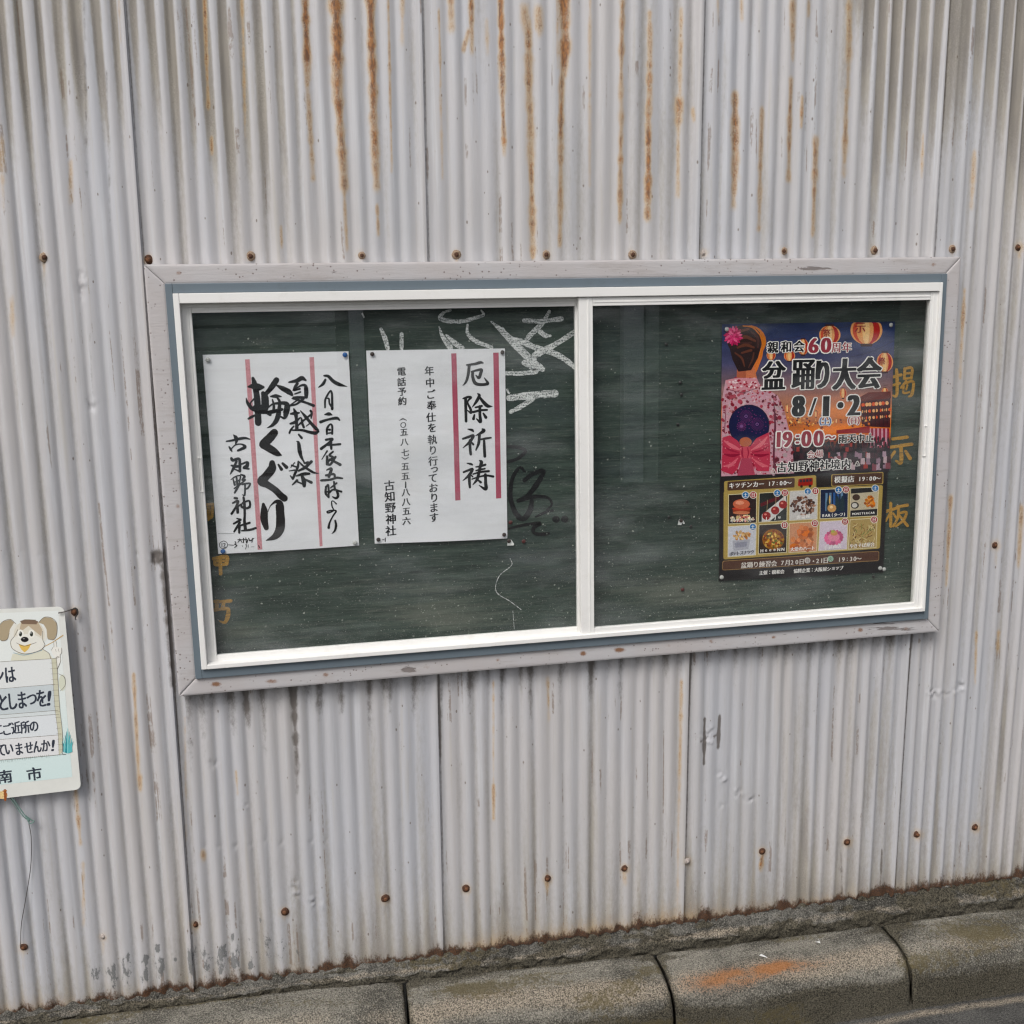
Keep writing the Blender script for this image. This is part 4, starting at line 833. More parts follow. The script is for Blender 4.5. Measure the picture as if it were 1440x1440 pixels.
GOLDS = [(g5, "90 165 20, 150 150 18; 115 110 18, 120 200 20, 115 310 18, 80 310 10; 75 235 15, 140 215 15; 180 100 18, 175 180 16; 180 100 16, 235 100 16, 230 180 16; 180 140 14, 230 135 14; 180 180 14, 230 175 14; 190 200 14, 150 250 14; 180 215 16, 245 205 16, 235 300 18, 210 320 12; 170 240 14, 170 290 14, 215 285 12; 200 230 12, 190 265 12"),
 (g5, "85 650 18, 200 635 20; 60 715 18, 235 690 20; 150 700 22, 150 830 24, 110 820 12; 100 750 18, 65 800 16; 185 745 18, 220 800 22"),
 (g5, "30 1215 18, 110 1190 18; 70 1150 18, 70 1330 20; 70 1220 14, 30 1290 12; 90 1230 12, 110 1260 14; 120 1180 18, 200 1165 18; 130 1180 16, 125 1260 16, 90 1330 14; 130 1230 14, 190 1220 16, 170 1280 16, 110 1330 14; 140 1250 14, 200 1325 18"),
 (g6, "150 140 20, 205 135 25; 165 150 25, 160 290 30; 205 140 25, 200 260 25, 170 280 20; 160 200 20, 205 200 20"),
 (g6, "220 690 30, 350 670 30, 350 740 30; 230 700 25, 240 750 25, 350 745 25; 240 715 20, 345 710 20; 285 680 25, 290 840 30"),
 (g6, "230 1120 25, 270 1115 20; 250 1120 30, 250 1200 30; 225 1210 25, 290 1200 20; 280 1125 25, 395 1115 25; 325 1120 25, 310 1190 30; 300 1195 25, 365 1200 30, 360 1280 35, 330 1335 25, 280 1320 10")]
for crop, tx in GOLDS:
    fl = Flat(.0034); fl.strokes(crop, tx, (150, 110, 50), 1.3, .15); fl.build('painted_character', M_GOLD, bb)

bpy.context.view_layer.update()
def bulge(root, x0, x1, ztop, sgn):
    for o in root.children:
        me = o.data; n = len(me.vertices); co_ = np.zeros(n * 3, np.float32); me.vertices.foreach_get('co', co_); co_ = co_.reshape(-1, 3)
        a = np.clip((co_[:, 0] - x0) / (x1 - x0), 0, 1); b = np.clip((ztop - co_[:, 2]) / .42, 0, 1)
        co_[:, 1] -= np.sin(np.pi * a) * (.0048 * b ** 3 + .0016 * np.sin(np.pi * b)) + .0007 * np.sin(np.pi * a) * (1 + np.sin(21 * b + 4 * a + sgn)) * b
        me.vertices.foreach_set('co', co_.ravel()); me.update()
for rt_, qa_, qb_, sg_ in ((n1_, (285, 499), (506, 767), 0), (n2_, (515, 493), (713, 757), 2)):
    A_ = U(qa_, YP)[0]; B_2 = U(qb_, YP)[0]; bulge(rt_, A_[0], B_2[0], A_[2], sg_)
# ------------------------------------------------------------------ event poster
exec_poster = True
A5 = lambda *p: [(1000 + a / 5.333, 440 + b / 5.333) for a, b in p]
a5 = lambda a, b: (1000 + a / 5.333, 440 + b / 5.333)
B5 = lambda *p: [(1000 + a / 5.538, 650 + b / 5.538) for a, b in p]
b5 = lambda a, b: (1000 + a / 5.538, 650 + b / 5.538)
TL, TR = a5(82, 85), a5(1380, 64); BL, BR = b5(60, 926), b5(1340, 856)
loc = U((1128, 810), YP)[0]
po = empty('event_poster', loc); tag(po, 'colourful festival poster showing a woman in pink kimono from behind above ten food pictures', 'poster')
M_BLACKPAPER = simple('black_poster_stock', (.014, .011, .012), .32, .45, .1, 60, 0)
paper('poster_sheet', [TL, TR, BR, BL], YP, 30, 42, M_BLACKPAPER, po)
il = Flat(YP - .0002)
def lerp(a, b, t): return tuple(x + (y - x) * t for x, y in zip(a, b))
SK = [(0, (30, 44, 82)), (.26, (70, 70, 100)), (.44, (150, 112, 110)), (.58, (216, 140, 98)), (.73, (226, 128, 70)), (.80, (120, 62, 50)), (.86, (46, 26, 34)), (1, (30, 18, 28))]
def skyc(x, t):
    for (a, ca), (b, cb) in zip(SK, SK[1:]):
        if t <= b:
            c = lerp(ca, cb, (t - a) / (b - a)); break
    n = float(noise(x * 3 + t * 7, t * 26, 3)) - .5
    return tuple(max(0, min(255, q * (1 + .35 * n))) for q in c)
il.quad_grid(TL, TR, a5(1335, 1188), a5(72, 1226), 26, 60, skyc)
il.layer(1)
def lantern(cx, cy, rx, ry, ch=None, top=None):
    th = np.linspace(0, 2 * np.pi, 28, endpoint=False); X = cx + rx * np.cos(th); Y = cy + ry * np.sin(th)
    if top is not None: Y = np.maximum(Y, top)
    il.poly(A5(*zip(X, Y)), (232, 168, 116))
    for a0, a1, c in ((.45, .85, (178, 52, 48)), (-.86, -.62, (206, 96, 76)), (-.25, .2, (248, 206, 150))):
        yy = np.linspace(-.93, .93, 9); s_ = np.sqrt(1 - yy ** 2)
        P = [(cx + rx * a0 * q, cy + ry * y) for q, y in zip(s_, yy)] + [(cx + rx * a1 * q, cy + ry * y) for q, y in list(zip(s_, yy))[::-1]]
        if top is not None: P = [(x, max(y, top)) for x, y in P]
        il.poly(A5(*P), c)
    il.poly(A5((cx - rx * .4, cy + ry * .93), (cx + rx * .4, cy + ry * .93), (cx + rx * .34, cy + ry * 1.13), (cx - rx * .34, cy + ry * 1.13)), (58, 26, 24))
    if top is None: il.poly(A5((cx - rx * .4, cy - ry * 1.1), (cx + rx * .4, cy - ry * 1.1), (cx + rx * .4, cy - ry * .93), (cx - rx * .4, cy - ry * .93)), (58, 26, 24))
for q in ((690, 255, 42, 60), (450, 318, 34, 36), (588, 322, 42, 40), (990, 602, 26, 38), (1303, 596, 26, 36), (572, 715, 18, 30), (786, 757, 16, 26), (1052, 800, 14, 20), (940, 810, 12, 16)): lantern(*q)
lantern(890, 165, 80, 72); lantern(1165, 130, 120, 108, top=72); lantern(1303, 370, 62, 74)
for k, (x0, y0, x1, y1) in enumerate([(430, 200, 830, 130), (700, 130, 1050, 95), (1370, 210, 1050, 330), (980, 560, 1330, 540), (560, 690, 800, 740)]): il.stroke([(*a5(x0, y0), .35), (*a5((x0 + x1) / 2, (y0 + y1) / 2 + 18), .35), (*a5(x1, y1), .35)], (46, 34, 40))
# stage tower and lights
il.layer(2)
il.poly(A5((1098, 640), (1180, 596), (1345, 588), (1350, 640), (1120, 664)), (104, 44, 38)); il.poly(A5((1120, 664), (1345, 640), (1342, 860), (1130, 850)), (70, 26, 32))
for r_, (yy, n, R) in enumerate(((690, 8, 13), (740, 9, 11), (790, 9, 10))):
    for k in range(n): il.ell(*a5(1140 + k * 25 + (k % 2) * 4, yy - k * 2), R / 5.3, R / 4.6, (246, 190, 140) if (k + r_) % 3 else (230, 110, 80), 10)
for k in range(7): il.poly(A5((1138 + k * 30, 700), (1146 + k * 30, 700), (1146 + k * 30, 850), (1138 + k * 30, 850)), (52, 18, 26))
for k in range(10): il.poly(A5((1185 + k * 15, 866), (1200 + k * 15, 866), (1200 + k * 15, 1010), (1185 + k * 15, 1010)), (150, 44, 66) if k % 2 else (204, 150, 164))
il.poly(A5((940, 880), (1190, 850), (1190, 900), (940, 905)), (150, 50, 52))
for k in range(150):
    x = random.uniform(575, 1190); y = random.gauss(822, 24); r_ = random.uniform(3, 9)
    il.ell(*a5(x, y), r_ / 5.3, r_ / 5.3, random.choice([(240, 170, 96), (224, 120, 60), (250, 206, 140), (120, 50, 36), (90, 36, 34)]), 8)
il.layer(3)
for row in range(6):                                   # the crowd, seen from behind
    for k in range(34):
        x = 590 + k * 23 + random.uniform(-9, 9); y = 930 + row * 36 + random.uniform(-10, 10); s_ = 8 + row * 2.2
        if x > 1335: continue
        d = random.choice([(30, 18, 26), (44, 26, 34), (26, 18, 30), (62, 30, 40), (36, 24, 30)])
        if row >= 3 and x > 900 and random.random() < .42: d = random.choice([(178, 150, 164), (150, 120, 136), (196, 170, 176), (130, 70, 80)])
        elif random.random() < .12: d = (160, 70, 66)
        il.poly(A5((x - s_, min(y + s_ * 3.4, 1195)), (x - s_ * .9, y + s_ * .7), (x, y + s_ * .3), (x + s_ * .9, y + s_ * .7), (x + s_, min(y + s_ * 3.4, 1195))), d)
        il.ell(*a5(x, y), s_ * .62 / 5.3, s_ * .72 / 5.3, (26, 14, 18), 9)
# woman from behind
il.layer(4)
KIM = [(108, 505), (190, 487), (340, 490), (372, 545), (430, 580), (500, 620), (545, 720), (580, 860), (612, 1040), (622, 1203), (76, 1226), (78, 900), (84, 640)]
il.ell(*a5(285, 215), 128 / 5.33, 122 / 5.33, (206, 122, 60)); il.poly(A5((395, 250), (384, 330), (350, 420), (322, 480), (290, 460), (300, 300)), (222, 132, 84))
il.poly(A5((196, 400), (320, 380), (345, 500), (190, 498)), (206, 128, 98)); il.poly(A5((196, 400), (262, 390), (262, 500), (190, 498)), (178, 104, 82))
il.poly(A5(*KIM), (206, 160, 172))
from math import pi
def inside(p, poly):
    x, y = p; c = False
    for (xa, ya), (xb, yb) in zip(poly, poly[1:] + poly[:1]):
        if (ya > y) != (yb > y) and x < (xb - xa) * (y - ya) / (yb - ya) + xa: c = not c
    return c
il.layer(5)
cnt = 0
while cnt < 620:
    p = (random.uniform(76, 622), random.uniform(490, 1220))
    if not inside(p, KIM): continue
    cnt += 1; r_ = random.choice([6, 8, 10, 14, 18]); sh = .72 + .28 * (1 - abs(p[0] - 300) / 330)
    c = random.choice([(176, 52, 72), (150, 38, 56), (196, 84, 100), (232, 206, 210), (226, 190, 198), (206, 120, 136), (120, 40, 56), (216, 150, 150)])
    il.ell(*a5(*p), r_ / 5.33, r_ * random.uniform(.6, 1) / 5.33, tuple(q * sh for q in c), 7, random.uniform(0, 3))
il.layer(6)
il.poly(A5((108, 505), (190, 487), (345, 492), (362, 548), (300, 574), (150, 586), (125, 570)), (214, 150, 160))
for p in [(random.uniform(130, 340), random.uniform(505, 570)) for _ in range(46)]: il.ell(*a5(*p), 1.7, 1.4, random.choice([(176, 56, 72), (160, 40, 60), (236, 212, 216)]), 7)
il.stroke([(*a5(128, 574), .9), (*a5(240, 596), .9), (*a5(350, 560), .7)], (120, 50, 62))
il.stroke([(*a5(470, 660), 1), (*a5(480, 850), 2.6), (*a5(470, 1050), 3), (*a5(478, 1205), 2)], (104, 44, 62)); il.stroke([(*a5(112, 700), .8), (*a5(100, 900), 1.4)], (130, 60, 76))
il.layer(6.25); il.ell(*a5(252, 208), 132 / 5.33, 118 / 5.33, (44, 24, 22)); il.poly(A5((140, 270), (376, 250), (350, 340), (300, 430), (204, 440), (160, 350)), (36, 19, 20))
il.layer(6.5)
for q in ["150 230 10, 200 150 22, 280 120 18", "210 200 18, 260 180 26, 330 210 16", "200 260 16, 260 240 24, 320 260 14", "230 300 14, 300 280 20", "300 140 12, 350 190 20, 350 260 12", "180 300 10, 230 340 16, 250 400 8", "320 300 12, 310 350 14, 280 410 6", "220 225 10, 300 225 12"]:
    il.strokes((1000, 440, 5.333), q, random.choice([(84, 48, 38), (98, 56, 42), (72, 42, 38)]))
for q in ["366 160 10, 386 230 14, 372 330 8", "240 98 8, 310 108 12, 362 160 8"]: il.strokes((1000, 440, 5.333), q, (210, 122, 58))
il.layer(7)
for k in range(46):
    a = k * 2.399; r_ = 62 * math.sqrt((k + .5) / 46); il.ell(*a5(166 + r_ * math.cos(a), 172 + r_ * math.sin(a) * 1.05), 2.9, 1.5, random.choice([(196, 44, 96), (222, 86, 130), (168, 30, 78), (236, 120, 156)]), 8, a)
# round fan with firework pattern
il.layer(7.3); il.ell(*a5(285, 845), 154 / 5.33, 158 / 5.33, (34, 26, 50)); il.ell(*a5(285, 845), 147 / 5.33, 151 / 5.33, (24, 26, 66), 30)
il.layer(7.6)
for (cx, cy, R) in ((262, 775, 78), (345, 835, 82), (228, 850, 40)):
    for k in range(26):
        a = 2 * pi * k / 26; il.stroke([(*a5(cx + R * .25 * math.cos(a), cy + R * .25 * math.sin(a)), .3), (*a5(cx + R * .62 * math.cos(a), cy + R * .62 * math.sin(a)), .55)], (112, 52, 104))
        if k % 2: il.ell(*a5(cx + R * .82 * math.cos(a), cy + R * .82 * math.sin(a)), .7, .7, (140, 66, 118), 6)
    il.ell(*a5(cx, cy), 2.4, 2.4, (128, 88, 140), 10); il.ell(*a5(cx, cy), 1.2, 1.2, (36, 30, 66), 8)
il.layer(8)
il.ell(*a5(258, 968), 46 / 5.33, 36 / 5.33, (186, 110, 84)); 
BOWL = [(86, 935), (140, 918), (200, 960), (232, 1012), (228, 1082), (200, 1170), (158, 1214), (80, 1186)]; BOWR = [(432, 896), (444, 1000), (442, 1100), (434, 1188), (352, 1186), (296, 1098), (284, 1012), (340, 940)]
il.poly(A5(*BOWL), (190, 74, 92)); il.poly(A5(*BOWR), (196, 80, 98)); il.poly(A5((228, 1090), (300, 1090), (330, 1215), (196, 1220)), (176, 82, 100))
il.layer(9)
for q, c in (("100 960 10, 160 1000 30, 222 1030 10", (222, 120, 132)), ("96 1060 8, 160 1070 24, 220 1060 8", (148, 46, 66)), ("100 1150 10, 150 1140 26, 200 1090 8", (220, 116, 130)), ("420 930 10, 370 990 28, 300 1030 8", (224, 124, 134)), ("430 1060 8, 370 1070 22, 300 1060 8", (150, 46, 66)), ("424 1150 12, 380 1140 26, 316 1096 8", (222, 118, 130)), ("90 1000 6, 150 1030 14, 210 1050 6", (160, 54, 74)), ("434 1000 6, 380 1030 14, 310 1046 6", (160, 54, 74))):
    il.strokes((1000, 440, 5.333), q, c)
il.rrect(A5((214, 1006), (294, 1000), (296, 1090), (216, 1092)), 3, (206, 96, 110)); il.strokes((1000, 440, 5.333), "236 1012 8, 232 1050 14, 240 1086 8; 274 1010 6, 280 1050 10, 272 1086 6", (160, 56, 76))
for p in [(random.uniform(90, 436), random.uniform(940, 1190)) for _ in range(60)]:
    if inside(p, BOWL) or inside(p, BOWR): il.ell(*a5(*p), .8, .7, (226, 140, 150), 6)
il.build('illustration', M_PRINT, po)

# food panel
fp = Flat(YP - .0002)
GOLD = (176, 152, 92)
fp.rrect(B5((100, 148), (818, 100), (820, 215), (104, 260)), 3, GOLD); fp.rrect(B5((98, 225), (1338, 178), (1314, 672), (96, 758)), 3, GOLD); fp.rrect(B5((936, 95), (1342, 76), (1340, 170), (936, 190)), 2, GOLD)
fp.rrect(B5((88, 768), (1309, 690), (1308, 768), (86, 843)), 3, (150, 120, 84))
fp.layer(1)
fp.rrect(B5((128, 152), (652, 122), (650, 196), (126, 222)), 2.2, (84, 58, 46)); fp.rrect(B5((944, 99), (1336, 81), (1334, 165), (942, 184)), 2, (84, 58, 46)); fp.rrect(B5((92, 773), (1305, 695), (1304, 763), (90, 838)), 2.6, (84, 58, 48))
fp.poly(B5((824, 110), (932, 104), (930, 180), (824, 188)), (40, 32, 30))
fp.rrect(B5((680, 130), (792, 120), (792, 180), (676, 188)), 2, (164, 50, 44)); 
TILES = [[(138, 255), (352, 243), (350, 470), (138, 478)], [(378, 243), (592, 230), (588, 452), (372, 465)], [(615, 228), (828, 216), (824, 440), (612, 452)], [(853, 215), (1066, 205), (1062, 428), (850, 438)], [(1090, 205), (1302, 195), (1292, 415), (1083, 425)],
         [(135, 503), (350, 490), (345, 720), (133, 735)], [(375, 490), (590, 478), (585, 700), (370, 712)], [(612, 478), (826, 465), (820, 690), (608, 700)], [(850, 465), (1063, 452), (1055, 675), (838, 688)], [(1085, 450), (1290, 437), (1282, 662), (1070, 675)]]
BGC = [(42, 26, 26), (36, 38, 36), (206, 202, 200), (28, 38, 66), (196, 184, 160), (206, 206, 214), (44, 28, 22), (206, 150, 118), (212, 198, 212), (176, 152, 104)]
for q, c in zip(TILES, BGC):
    cx = np.mean([p[0] for p in q]); cy = np.mean([p[1] for p in q])
    fp.poly(B5(*[(cx + (x - cx) * 1.045, cy + (y - cy) * 1.045) for x, y in q]), (226, 214, 180)); 
fp.layer(2)
def shade(c, k): return tuple(max(0, min(255, q * k)) for q in c)
for q, c in zip(TILES, BGC): fp.poly(B5(*q), c)
fp.layer(3)
def T(i, s, t): a, b, c, d = [np.array(p, float) for p in TILES[i]]; p = a * (1 - s) * (1 - t) + b * s * (1 - t) + c * s * t + d * (1 - s) * t; return b5(*p)
def blob(i, s, t, rs, rt, c, n=14, rot=0): fp.ell(*T(i, s, t), rs * 215 / 5.538, rt * 225 / 5.538, c, n, rot)
def speck(i, n, s, t, rs, rt, cols, r0, r1):
    for _ in range(n):
        a = random.uniform(0, 2 * pi); r_ = math.sqrt(random.random()); blob(i, s + rs * r_ * math.cos(a), t + rt * r_ * math.sin(a), random.uniform(r0, r1), random.uniform(r0, r1) * .7, shade(random.choice(cols), random.uniform(.8, 1.15)), 7, random.uniform(0, 3))
# burger on chips
speck(0, 60, .5, .84, .45, .10, [(214, 190, 140), (206, 120, 110), (224, 214, 190)], .03, .07); blob(0, .46, .58, .32, .12, (150, 70, 52)); blob(0, .46, .50, .34, .06, (196, 84, 70)); blob(0, .46, .34, .31, .17, (206, 116, 92)); blob(0, .40, .29, .16, .07, (232, 160, 134)); blob(0, .46, .64, .31, .06, (204, 130, 100))
# candied fruit skewers
fp.poly([T(1, .1, .75), T(1, .95, .12), T(1, 1, .5), T(1, .4, 1), T(1, .1, 1)], (214, 210, 208))
for k in range(9): blob(1, .08 + k * .075, .40 - k * .025, .045, .07, (96, 30, 38)) 
for s_, t_ in ((.27, .80), (.58, .63), (.86, .44)):
    blob(1, s_, t_, .155, .145, (150, 28, 30)); blob(1, s_ - .04, t_ - .05, .05, .035, (226, 140, 130)); fp.stroke([(*T(1, s_ + .01, t_ - .12), .5), (*T(1, s_ + .02, max(0, t_ - .55)), .5)], (196, 170, 130))
speck(2, 90, .48, .52, .44, .34, [(96, 60, 48), (130, 88, 70), (70, 44, 38), (170, 130, 110)], .03, .08)
for k in range(5): fp.poly([T(3, .18 + k * .14, .12), T(3, .26 + k * .14, .12), T(3, .26 + k * .14, .75), T(3, .18 + k * .14, .75)], random.choice([(60, 96, 150), (30, 56, 110), (110, 140, 170)]))
for s_ in (.30, .62, .80): fp.poly([T(3, s_ - .03, .25), T(3, s_ + .03, .25), T(3, s_ + .08, .45), T(3, s_ + .08, .78), T(3, s_ - .08, .78), T(3, s_ - .08, .45)], (34, 52, 60))
blob(3, .42, .66, .16, .14, (206, 160, 110)); blob(3, .40, .62, .06, .05, (240, 214, 170)); blob(3, .34, .36, .03, .16, (214, 180, 120))
fp.poly([T(4, 0, 0), T(4, 1, 0), T(4, 1, .15), T(4, 0, .18)], (30, 28, 30)); speck(4, 30, .74, .50, .20, .18, [(214, 130, 70), (190, 100, 50), (230, 160, 90)], .04, .08); blob(4, .20, .32, .14, .11, (70, 52, 44)); blob(4, .16, .60, .15, .12, (60, 54, 48)); blob(4, .15, .60, .10, .08, (206, 202, 196)); fp.poly([T(4, 0, .78), T(4, 1, .76), T(4, 1, 1), T(4, 0, 1)], (30, 28, 32))
speck(5, 40, .50, .32, .30, .14, [(206, 160, 110), (176, 120, 76), (226, 190, 140)], .04, .08); fp.poly([T(5, .16, .48), T(5, .80, .46), T(5, .74, .80), T(5, .20, .82)], (176, 176, 186)); fp.poly([T(5, .24, .55), T(5, .70, .53), T(5, .66, .70), T(5, .27, .72)], (150, 150, 164))
blob(6, .52, .54, .46, .42, (58, 40, 32), 22); blob(6, .52, .53, .40, .36, (150, 96, 44), 22); speck(6, 70, .52, .53, .36, .32, [(206, 150, 60), (120, 60, 34), (180, 60, 40), (90, 96, 40), (226, 186, 110)], .03, .07)
speck(7, 40, .5, .55, .45, .42, [(196, 120, 84), (214, 140, 100), (170, 96, 66)], .06, .13); fp.poly([T(7, .50, .62), T(7, .30, .42), T(7, .26, .26), T(7, .38, .18), T(7, .51, .28), T(7, .64, .17), T(7, .76, .25), T(7, .72, .42)], (226, 130, 80)); blob(7, .2, .82, .18, .12, (216, 124, 70))
for k in range(16):
    a = 2 * pi * k / 16; blob(8, .52 + .24 * math.cos(a), .58 + .17 * math.sin(a), .12, .07, shade((206, 112, 146), random.uniform(.85, 1.15)), 10, a)
blob(8, .52, .56, .22, .15, (226, 150, 170)); blob(8, .52, .42, .13, .09, (206, 156, 110)); blob(8, .48, .36, .07, .05, (176, 180, 100))
for _ in range(70):
    s0, t0, a = random.uniform(.05, .95), random.uniform(.08, .9), random.uniform(0, 3.1); s1, t1 = min(.98, max(.02, s0 + .2 * math.cos(a))), min(.97, max(.03, t0 + .2 * math.sin(a)))
    fp.stroke([(*T(9, s0, t0), .6), (*T(9, (s0 + s1) / 2 + .03, (t0 + t1) / 2), 1.1), (*T(9, s1, t1), .6)], random.choice([(214, 196, 150), (150, 112, 70), (120, 130, 76), (196, 166, 110), (96, 66, 46)]))
fp.layer(4)
for x, y, b in ((268, 255, 1), (328, 255, 0), (515, 240, 1), (575, 238, 0), (753, 228, 1), (812, 225, 0), (993, 215, 1), (1050, 213, 0), (1278, 203, 1), (325, 503, 1), (572, 490, 0), (808, 475, 0), (1043, 463, 0), (1270, 447, 0)):
    fp.ell(*b5(x, y), 29 / 5.538, 29 / 5.538, (232, 226, 216), 18); fp.ell(*b5(x, y), 24 / 5.538, 24 / 5.538, (40, 116, 176) if b else (168, 58, 60), 18)
fp.ell(*b5(704, 188), 2, 2, (40, 30, 30), 10); fp.ell(*b5(770, 184), 2, 2, (40, 30, 30), 10)
for k in range(4): fp.poly(B5((690 + k * 25, 136 - k * 2), (708 + k * 25, 135 - k * 2), (708 + k * 25, 156 - k * 2), (690 + k * 25, 157 - k * 2)), (60, 40, 52))
for x, y, c in ((750, 765, (206, 200, 196)), (930, 752, (160, 190, 170))): fp.ell(*b5(x, y), 4.2, 4.2, c, 14)
fp.build('food_panel', M_PRINT, po)

# poster lettering
lt = Flat(YP - .0014)
WHT = (246, 242, 238); MAR = (150, 46, 62)
def row(fl, s, f, x0, y0, x1, y1, size, col, **k):
    n = len(s)
    for i, ch in enumerate(s):
        t = i / max(1, n - 1); put(fl, ch, *f(x0 + (x1 - x0) * t, y0 + (y1 - y0) * t), size, col, **k)
row(lt, '親和会', a5, 463, 258, 660, 250, 17.0, (14, 14, 16), bold=.045, vb=.008, out=WHT, outw=1.2)
for ch, x, y in (('6', 768, 245), ('0', 862, 243)): put(lt, ch, *a5(x, y), 30, MAR, sx=1.0, bold=.06, out=WHT, outw=1.7)
row(lt, '周年', a5, 936, 262, 1018, 257, 15.5, MAR, bold=.03, out=WHT, outw=.9)
for ch, x, y, sx, sy in (('盆', 470, 468, .92, 1.14), ('踊', 690, 462, .92, 1.20), ('り', 835, 460, .74, 1.16), ('大', 1000, 458, .90, 1.20), ('会', 1185, 450, .95, 1.22)):
    put(lt, ch, *a5(x, y), 39, (14, 14, 16), sx=sx, sy=sy, bold=.044 if ch in '盆踊' else .064, vb=.006, out=WHT, outw=1.8)
for ch, x, y, sx in (('8', 655, 700, .82), ('/', 762, 704, 1.2), ('1', 862, 700, 1.0), ('・', 970, 692, 1.0), ('2', 1070, 692, .86)):
    put(lt, ch, *a5(x, y), 41 if ch != '/' else 34, (20, 20, 22), sx=sx, bold=.07 if ch not in '/・' else .012, vb=.004, out=WHT, outw=1.7)
for s, x, y, c in (('（土）', 856, 814, (40, 92, 160)), ('（日）', 1070, 808, (164, 50, 60))):
    for ch, dx, si in zip(s, (-34, 0, 34), (12, 10.5, 12)): put(lt, ch, *a5(x + dx, y), si, c, bold=.05, out=WHT, outw=1.0)
for ch, x, y, si in (('1', 506, 950, 31), ('9', 572, 948, 31), (':', 648, 948, 26), ('0', 714, 944, 31), ('0', 806, 940, 31), ('〜', 892, 932, 17)):
    put(lt, ch, *a5(x, y), si, MAR, sx=.90, bold=.055, out=WHT, outw=1.75)
row(lt, '雨天中止', a5, 988, 945, 1188, 935, 13.5, (20, 20, 24), bold=.035, vb=.01, out=WHT, outw=.9)
row(lt, '会場', a5, 748, 1062, 812, 1057, 11.5, (156, 60, 72), bold=.02, out=WHT, outw=.8)
row(lt, '古知野神社境内', a5, 530, 1158, 1012, 1132, 15.5, (16, 16, 20), bold=.034, vb=.006, out=WHT, outw=1.1)
for (x, y, m) in ((465, 1183, 1), (1098, 1128, -1)): lt.strokes((1000, 440, 5.333), f"{x-18*m} {y+18} 5, {x} {y-16} 6, {x+18*m} {y+18} 5, {x-18*m} {y+18} 5; {x-8*m} {y+14} 4, {x+6*m} {y} 4", (220, 214, 208))
for ch, x in (('示', 1118),): put(lt, ch, *a5(x, 112), 18, (150, 30, 36), bold=.02, sy=.9)
put(lt, '祭', *a5(868, 150), 11.5, (150, 30, 36), bold=.02); put(lt, '祭', *a5(1282, 360), 11, (150, 30, 36), bold=.02)
row(lt, 'キッチンカー', b5, 160, 183, 392, 169, 8.8, WHT, bold=.035); row(lt, '17:00〜', b5, 455, 168, 605, 160, 8.6, WHT, bold=.03); row(lt, '模擬店', b5, 985, 136, 1090, 131, 9.8, WHT, bold=.03); row(lt, '19:00〜', b5, 1158, 131, 1300, 125, 8.4, WHT, bold=.03)
for i, (s, c) in enumerate((('キッチンバーガー', WHT), ('JuJu', WHT), ('唐揚屋', WHT), ('BAR(ターフ)', WHT), ('MONSTERCAR', WHT), ('ポテトスナック', (40, 40, 50)), ('HeeeNN', WHT), ('大愛のハート', WHT), ('手延商店', WHT), ('やきそば屋台', WHT))):
    p = TILES[i]; x0 = p[3][0] + 16; x1 = p[2][0] - 16; y0 = p[3][1] - 22; y1 = p[2][1] - 22; w_ = min(1.0, len(s) * 30 / (x1 - x0)); cx = (x0 + x1) / 2; hw = (x1 - x0) / 2 * w_ - 8
    row(lt, s, b5, cx - hw, y0, cx + hw, y1, min(6.4, hw * 2 / len(s) / 5.538 * 1.5), c, bold=.03)
for x, y, b in ((268, 255, 1), (328, 255, 0), (515, 240, 1), (575, 238, 0), (753, 228, 1), (812, 225, 0), (993, 215, 1), (1050, 213, 0), (1278, 203, 1), (325, 503, 1), (572, 490, 0), (808, 475, 0), (1043, 463, 0), (1270, 447, 0)):
    put(lt, '土' if b else '日', *b5(x, y), 6.2, WHT, bold=.02)
for s, x0, x1 in (('盆踊り練習会', 255, 490), ('7月20日', 556, 705), ('・21日', 797, 893), ('19:30〜', 1000, 1150)):
    row(lt, s, b5, x0, 802 - (x0 - 255) * .058, x1, 802 - (x1 - 255) * .058, 9.0 if s[0] not in '71' else 8.6, (222, 214, 206), bold=.025)
put(lt, '月', *b5(750, 767), 6, (90, 50, 46)); put(lt, '火', *b5(930, 754), 6, (60, 90, 70))
row(lt, '主催：親和会', b5, 390, 861, 555, 852, 6.4, WHT, bold=.025); row(lt, '協賛企業：大阪屋ショップ', b5, 658, 847, 1015, 824, 6.4, WHT, bold=.025)
lt.build('poster_lettering', M_LETTER, po)

# ------------------------------------------------------------------ drawing pins and scraps
def pin(mat, r=.0046, h=.0034):
    bm = bmesh.new(); lathe(bm, [(r * .55, 0), (r * .6, h * .25), (r, h * .35), (r * .97, h * .7), (r * .6, h), (r * .2, h * 1.08)], 16)
    me = bpy.data.meshes.new('drawing_pin'); bm.to_mesh(me); bm.free(); me.materials.append(mat)
    for p in me.polygons: p.use_smooth = True
    return me
P_BROWN = pin(simple('brown_pin', (.045, .028, .024), .45, .5, .2, 200, 0)); P_BLUE = pin(simple('blue_pin', (.02, .10, .30), .25, .5, .1, 200, 0), .0052)
P_CLEAR = pin(simple('clear_plastic_pin', (.48, .48, .46), .2, .6, .1, 200, 0), .0050); P_REDB = pin(simple('dark_red_pin', (.10, .020, .018), .4, .5, .2, 200, 0)); P_DARK = pin(simple('dark_steel_pin', (.022, .022, .020), .4, .5, .2, 200, 0), .0040, .0022)
